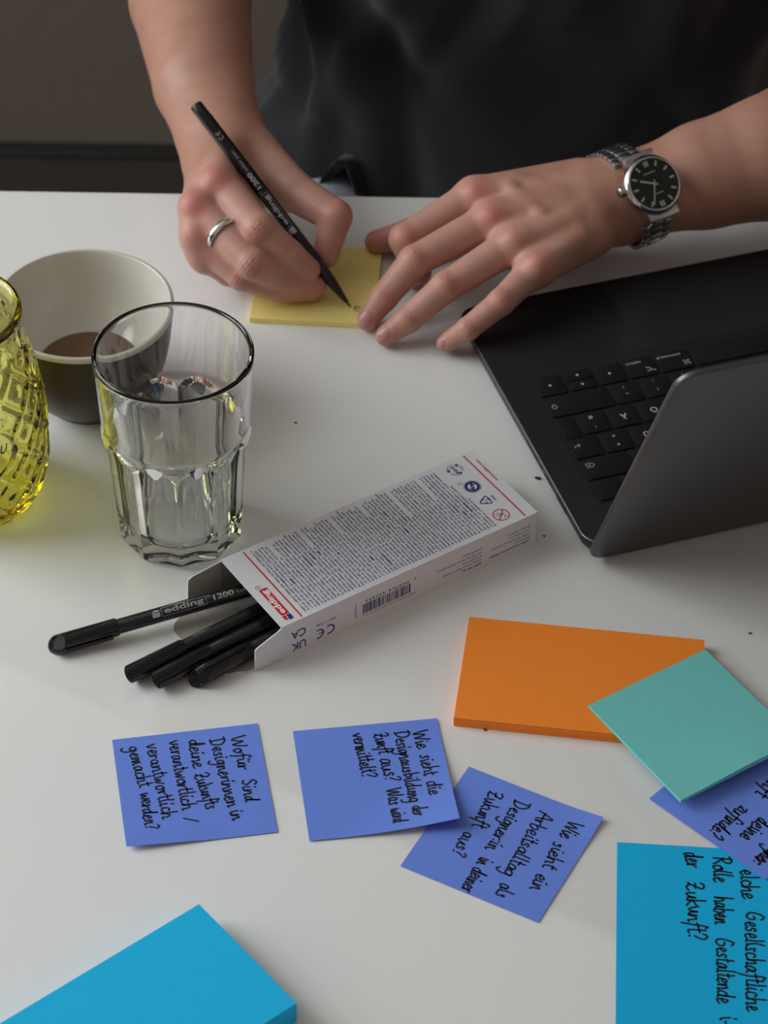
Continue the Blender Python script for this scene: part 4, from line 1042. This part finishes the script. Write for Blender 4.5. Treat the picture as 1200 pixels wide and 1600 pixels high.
# --- shirt: a loose tube of cloth with folds, and short sleeves
def shirt():
    nth, V, Fc = 160, [], []
    zs = np.concatenate([np.linspace(-.235, .12, 72), np.linspace(.135, .42, 22)])
    zk = [-.24, -.15, -.05, .05, .15, .25, .34, .39, .42]
    hw = [.190, .186, .180, .182, .195, .205, .205, .17, .085]; hd = [.160, .165, .165, .158, .150, .142, .128, .105, .075]
    cx = [.115]*9; cyk = [1.80, 1.80, 1.795, 1.79, 1.79, 1.795, 1.80, 1.80, 1.80]
    folds = [  # (theta deg, z) start, end, width m, height m
        ((-112, .12), (-152, -.10), .016, .010), ((-60, .10), (-88, -.10), .030, .012), ((-128, .02), (-118, -.16), .020, -.010), ((-95, .11), (-118, -.02), .014, -.008),
        ((-158, .06), (-140, -.16), .013, .012), ((-172, .0), (-158, -.14), .012, .013), ((-45, .02), (-70, -.18), .03, .010), ((-80, .06), (-62, -.14), .02, -.007), ((-170, -.05), (-130, -.19), .015, .010),
        ((-30, .10), (-60, -.02), .022, .008), ((-100, .03), (-96, .06), .008, .004), ((-90, .045), (-86, .075), .006, .003)]
    for z in zs:
        a, b, x0, y0 = (np.interp(z, zk, hw), np.interp(z, zk, hd), np.interp(z, zk, cx), np.interp(z, zk, cyk))
        for i in range(nth):
            th_ = -PI+2*PI*i/nth; c, s = math.cos(th_), math.sin(th_)
            ex = 2/2.35; px = a*math.copysign(abs(c)**ex, c); py = b*math.copysign(abs(s)**ex, s)
            g = 0
            for (t0, z0), (t1, z1), w_, h_ in folds:
                p = np.array([math.radians(t0)*.18, z0]); q = np.array([math.radians(t1)*.18, z1]); v = np.array([th_*.18, z])-p; L = q-p
                t = min(1, max(0, float(v@L/(L@L)))); d_ = np.linalg.norm(v-L*t); g += h_*math.exp(-(d_/w_)**2)
            g += .0035*math.sin(th_*9+z*22+math.sin(z*30))*min(1, max(0, (.3-z)/.3))
            # the loose side by the writing arm hangs out and forward
            fl = math.exp(-((th_+PI*.91)/.34)**2)+math.exp(-((th_-PI*1.09)/.34)**2)
            g += .054*fl*min(1, max(0, (-.080-z)/.045))
            hem = -.235+.140*math.exp(-((th_+2.34)/.15)**2)
            V.append((x0+px+c*g, y0+py+s*g, max(z, hem)))
    m_ = len(zs)
    for k_ in range(m_-1):
        for i in range(nth): j = (i+1) % nth; Fc.append((k_*nth+i, k_*nth+j, (k_+1)*nth+j, (k_+1)*nth+i))
    for S_, E_ in ((RS, RE), (LS, LE)):                        # sleeves to just above the elbow
        b0 = len(V); n = 36; ax = U3(E_-S_); e1 = U3(np.cross(ax, [0, 0, 1])); e2 = np.cross(ax, e1); L = np.linalg.norm(E_-S_)
        rows_ = list(np.linspace(-.10, .62, 20))
        for t in rows_:
            for i in range(n):
                a = 2*PI*i/n; r = .078+.004*math.sin(3*a+t*14)+.003*math.sin(5*a-t*9)-.012*max(0, -t*8); V.append(tuple(S_+ax*t*L+r*(math.cos(a)*e1+math.sin(a)*e2)))
        for k_ in range(len(rows_)-1):
            for i in range(n): j = (i+1) % n; Fc.append((b0+k_*n+i, b0+k_*n+j, b0+(k_+1)*n+j, b0+(k_+1)*n+i))
    o = obj('shirt', np.array(V)-BASE, Fc, SHIRT_M, person, True)
    sol = o.modifiers.new('thickness', 'SOLIDIFY'); sol.thickness = .0012; sol.offset = 1
shirt()
# --- trousers: thighs forward under the table, shins down to the floor
tro = SDF(axis_grid([(-.26, .46, .009)]), axis_grid([(1.10, 2.02, .009)]), axis_grid([(-.76, -.08, .009)]))
for sx, kx in ((-.070, -.085), (.22, .30)):
    hip = np.array([sx+.036, 1.78, -.180]); kn = np.array([kx, 1.36, -.160]); an_ = np.array([kx, 1.38, FZ+.06])
    tro.group([cone(hip, (hip+kn)/2+np.array([0, 0, .008]), .050, .056), cone((hip+kn)/2+np.array([0, 0, .008]), kn, .056, .056), cone(kn, an_, .066, .052)], .03, .05, .06)
tro.group([ball((.115, 1.84, -.22), .13, (1.1, .8, .6))], .03, .08, .08)
TV, TF = tro.mesh(); o = obj('trousers', TV-BASE, TF.tolist(), DENIM, person, True)

# ------------------------------------------------------------------ ring and wristwatch
def ring_at(p0, p1, f, r, label):
    c = p0+(p1-p0)*f; ax = U3(p1-p0)
    Vp, Fp = lathe([(r, -.0024), (r+.0013, -.0022), (r+.0016, 0), (r+.0013, .0022), (r, .0024), (r-.0001, 0), (r, -.0024)], 64)
    o = obj('ring', Vp, Fp, SILVER, None, True); o.matrix_world = axes_matrix(c, *((lambda z: (np.cross([0, 1, .3], z), z))(ax)))
    tag(o, label, 'ring')
ring_at(R_['middle'][0], R_['middle'][1], .46, .0112, 'plain silver ring on a finger of the writing hand')

WC = un(987, 309, .047); wax = U3(wl[2]-wl[0])
wn = U3(VIEW+wax*.33+np.array([0, 0, .06])); wn = U3(wn)
w12 = un(1002, 266, .07)-un(1018, 322, .05); w12 = U3(w12-wn*(w12@wn))
wz = wn; wy = w12; wx = np.cross(wy, wz)
WR = .0262
worig = WC+wn*(.0262)
watch = thing('wristwatch', 'steel wristwatch with dark green dial on the left wrist', 'watch')
watch.matrix_world = Matrix(((wx[0], wy[0], wz[0], worig[0]), (wx[1], wy[1], wz[1], worig[1]), (wx[2], wy[2], wz[2], worig[2]), (0, 0, 0, 1)))
cr_ = .0188
Vp, Fp = lathe([(0, 0), (.0165, 0), (.0182, .0012), (cr_, .0030), (cr_, .0068), (.0186, .0080), (.0178, .0092), (.0168, .0100), (.0160, .0101), (.0158, .0092), (0, .0090)], 72)
o = obj('case', Vp, Fp, STEEL_POL, watch); o.data.polygons.foreach_set('use_smooth', [True]*len(o.data.polygons)); o.data.set_sharp_from_angle(angle=math.radians(25))
Vp, Fp = lathe([(0, .0091), (.0157, .0091), (.0157, .0094), (0, .0094)], 64); dial = obj('dial', Vp, Fp, DIAL, watch)
V, Fc = [], []
MK = Print(); DF = frame((0, 0, .00948), (1, 0, 0), (0, 1, 0))
for h_ in range(12):
    a = PI/2-h_*PI/6; d_ = np.array([math.cos(a), math.sin(a)]); n_ = np.array([-d_[1], d_[0]]); 
    for off in ((-.0009, .0009) if h_ in (0, 6) else (0,)):
        wd_ = .0013; c0 = d_*.0112+n_*off; c1 = d_*.0146+n_*off; MK.poly(DF, [tuple(c0-n_*wd_/2), tuple(c1-n_*wd_/2), tuple(c1+n_*wd_/2), tuple(c0+n_*wd_/2)][::-1])
MK.stroke(DF, [(-.004, .0072), (.004, .0072)], .0005); MK.stroke(DF, [(-.0036, -.0062), (.0036, -.0062)], .0005)
MK.build('markers', LUME, dial)
for nm, ang, ln, wd_, zz in (('hour_hand', 152, .0090, .0012, .0098), ('minute_hand', 245, .0130, .0009, .0100)):
    a = math.radians(ang); p = Print(); p.stroke(frame((0, 0, zz), (1, 0, 0), (0, 1, 0)), [(-.002*math.cos(a), -.002*math.sin(a)), (ln*math.cos(a), ln*math.sin(a))], wd_); p.build(nm, LUME, watch)
Vp, Fp = lathe([(0, 0), (.0030, 0), (.0034, .0006), (.0034, .0028), (.0028, .0034), (0, .0034)], 20, 'x'); o = obj('crown', Vp, Fp, STEEL, watch, True); o.location = (-cr_-.0030, .003, .0048)
bm = bmesh.new()
for s in (1, -1): add_box(bm, -.0105, .0105, min(s*.0155, s*.0215), max(s*.0155, s*.0215), .0006, .0062, .0012)
obm('lugs', bm, STEEL, watch, auto=40)
# bracelet: links laid on the skin all round the wrist
def depth(P):
    """signed distance to the skin at a world point"""
    f_ = []
    for ax in range(3):
        g_ = body.g[ax]; i_ = int(np.clip(np.searchsorted(g_, P[ax])-1, 0, len(g_)-2)); f_.append((i_, float((P[ax]-g_[i_])/(g_[i_+1]-g_[i_]))))
    v_ = 0
    for a_ in (0, 1):
        for b_ in (0, 1):
            for c_ in (0, 1):
                v_ += body.D[f_[0][0]+a_, f_[1][0]+b_, f_[2][0]+c_]*(f_[0][1] if a_ else 1-f_[0][1])*(f_[1][1] if b_ else 1-f_[1][1])*(f_[2][1] if c_ else 1-f_[2][1])
    return v_
cyc = -.0262
def skin_r(a):
    best = 0
    for dx in (-.009, 0, .009):
        r = .012
        while r < .060:
            P = worig+wx*dx+wy*(r*math.sin(a))+wz*(cyc+r*math.cos(a))
            if depth(P) > .0004: break
            r += .0004
        best = max(best, r)
    return best
NA = 120; rad_ = np.array([skin_r(2*PI*i/NA) for i in range(NA)])
for i in list(range(-8, 9)): rad_[i % NA] = max(rad_[i % NA], (.0262-.0005+.0012)/max(.3, math.cos(2*PI*i/NA)) if abs(i) < 8 else 0)
for _ in range(3): rad_ = (np.roll(rad_, 1)+2*rad_+np.roll(rad_, -1))/4
rad_ = np.maximum(rad_, .018)
def ell(a):
    t_ = (a % (2*PI))/(2*PI)*NA; i_ = int(t_) % NA; r = rad_[i_]*(1-t_ % 1)+rad_[(i_+1) % NA]*(t_ % 1); return np.array([r*math.sin(a), cyc+r*math.cos(a)])
aa = np.linspace(0, 2*PI, 721); pp = np.array([ell(a) for a in aa]); sl_ = np.concatenate([[0], np.cumsum(np.linalg.norm(np.diff(pp, axis=0), axis=1))])
nlk = int(sl_[-1]/.0050); nlk += nlk % 2
for i in range(nlk):
    a = float(np.interp((i+.5)/nlk*sl_[-1], sl_, aa)); p = ell(a); tg = U3(np.append(ell(a+.05)-ell(a-.05), 0))[:2]
    if abs(p[0]) < .0205 and p[1] > cyc: continue
    nr = np.array([-tg[1], tg[0]]); 
    if nr@(p-np.array([0, cyc])) < 0: nr = -nr
    seg = .0049; bm = bmesh.new()
    Mx = Matrix(((1, 0, 0, 0), (0, tg[0], nr[0], p[0]), (0, tg[1], nr[1], p[1]), (0, 0, 0, 1)))
    wd_ = .0115-.0025*min(1, abs(math.sin(a/2)))
    add_box(bm, -wd_, -wd_*.44, -seg/2, seg/2, -.0004, .0022, .0007, mtx=Mx); add_box(bm, wd_*.44, wd_, -seg/2, seg/2, -.0004, .0022, .0007, mtx=Mx)
    add_box(bm, -wd_*.41, wd_*.41, -seg*.1, seg*.9, -.0004, .0024, .0007, mtx=Mx)
    obm('link', bm, STEEL, watch, auto=40)
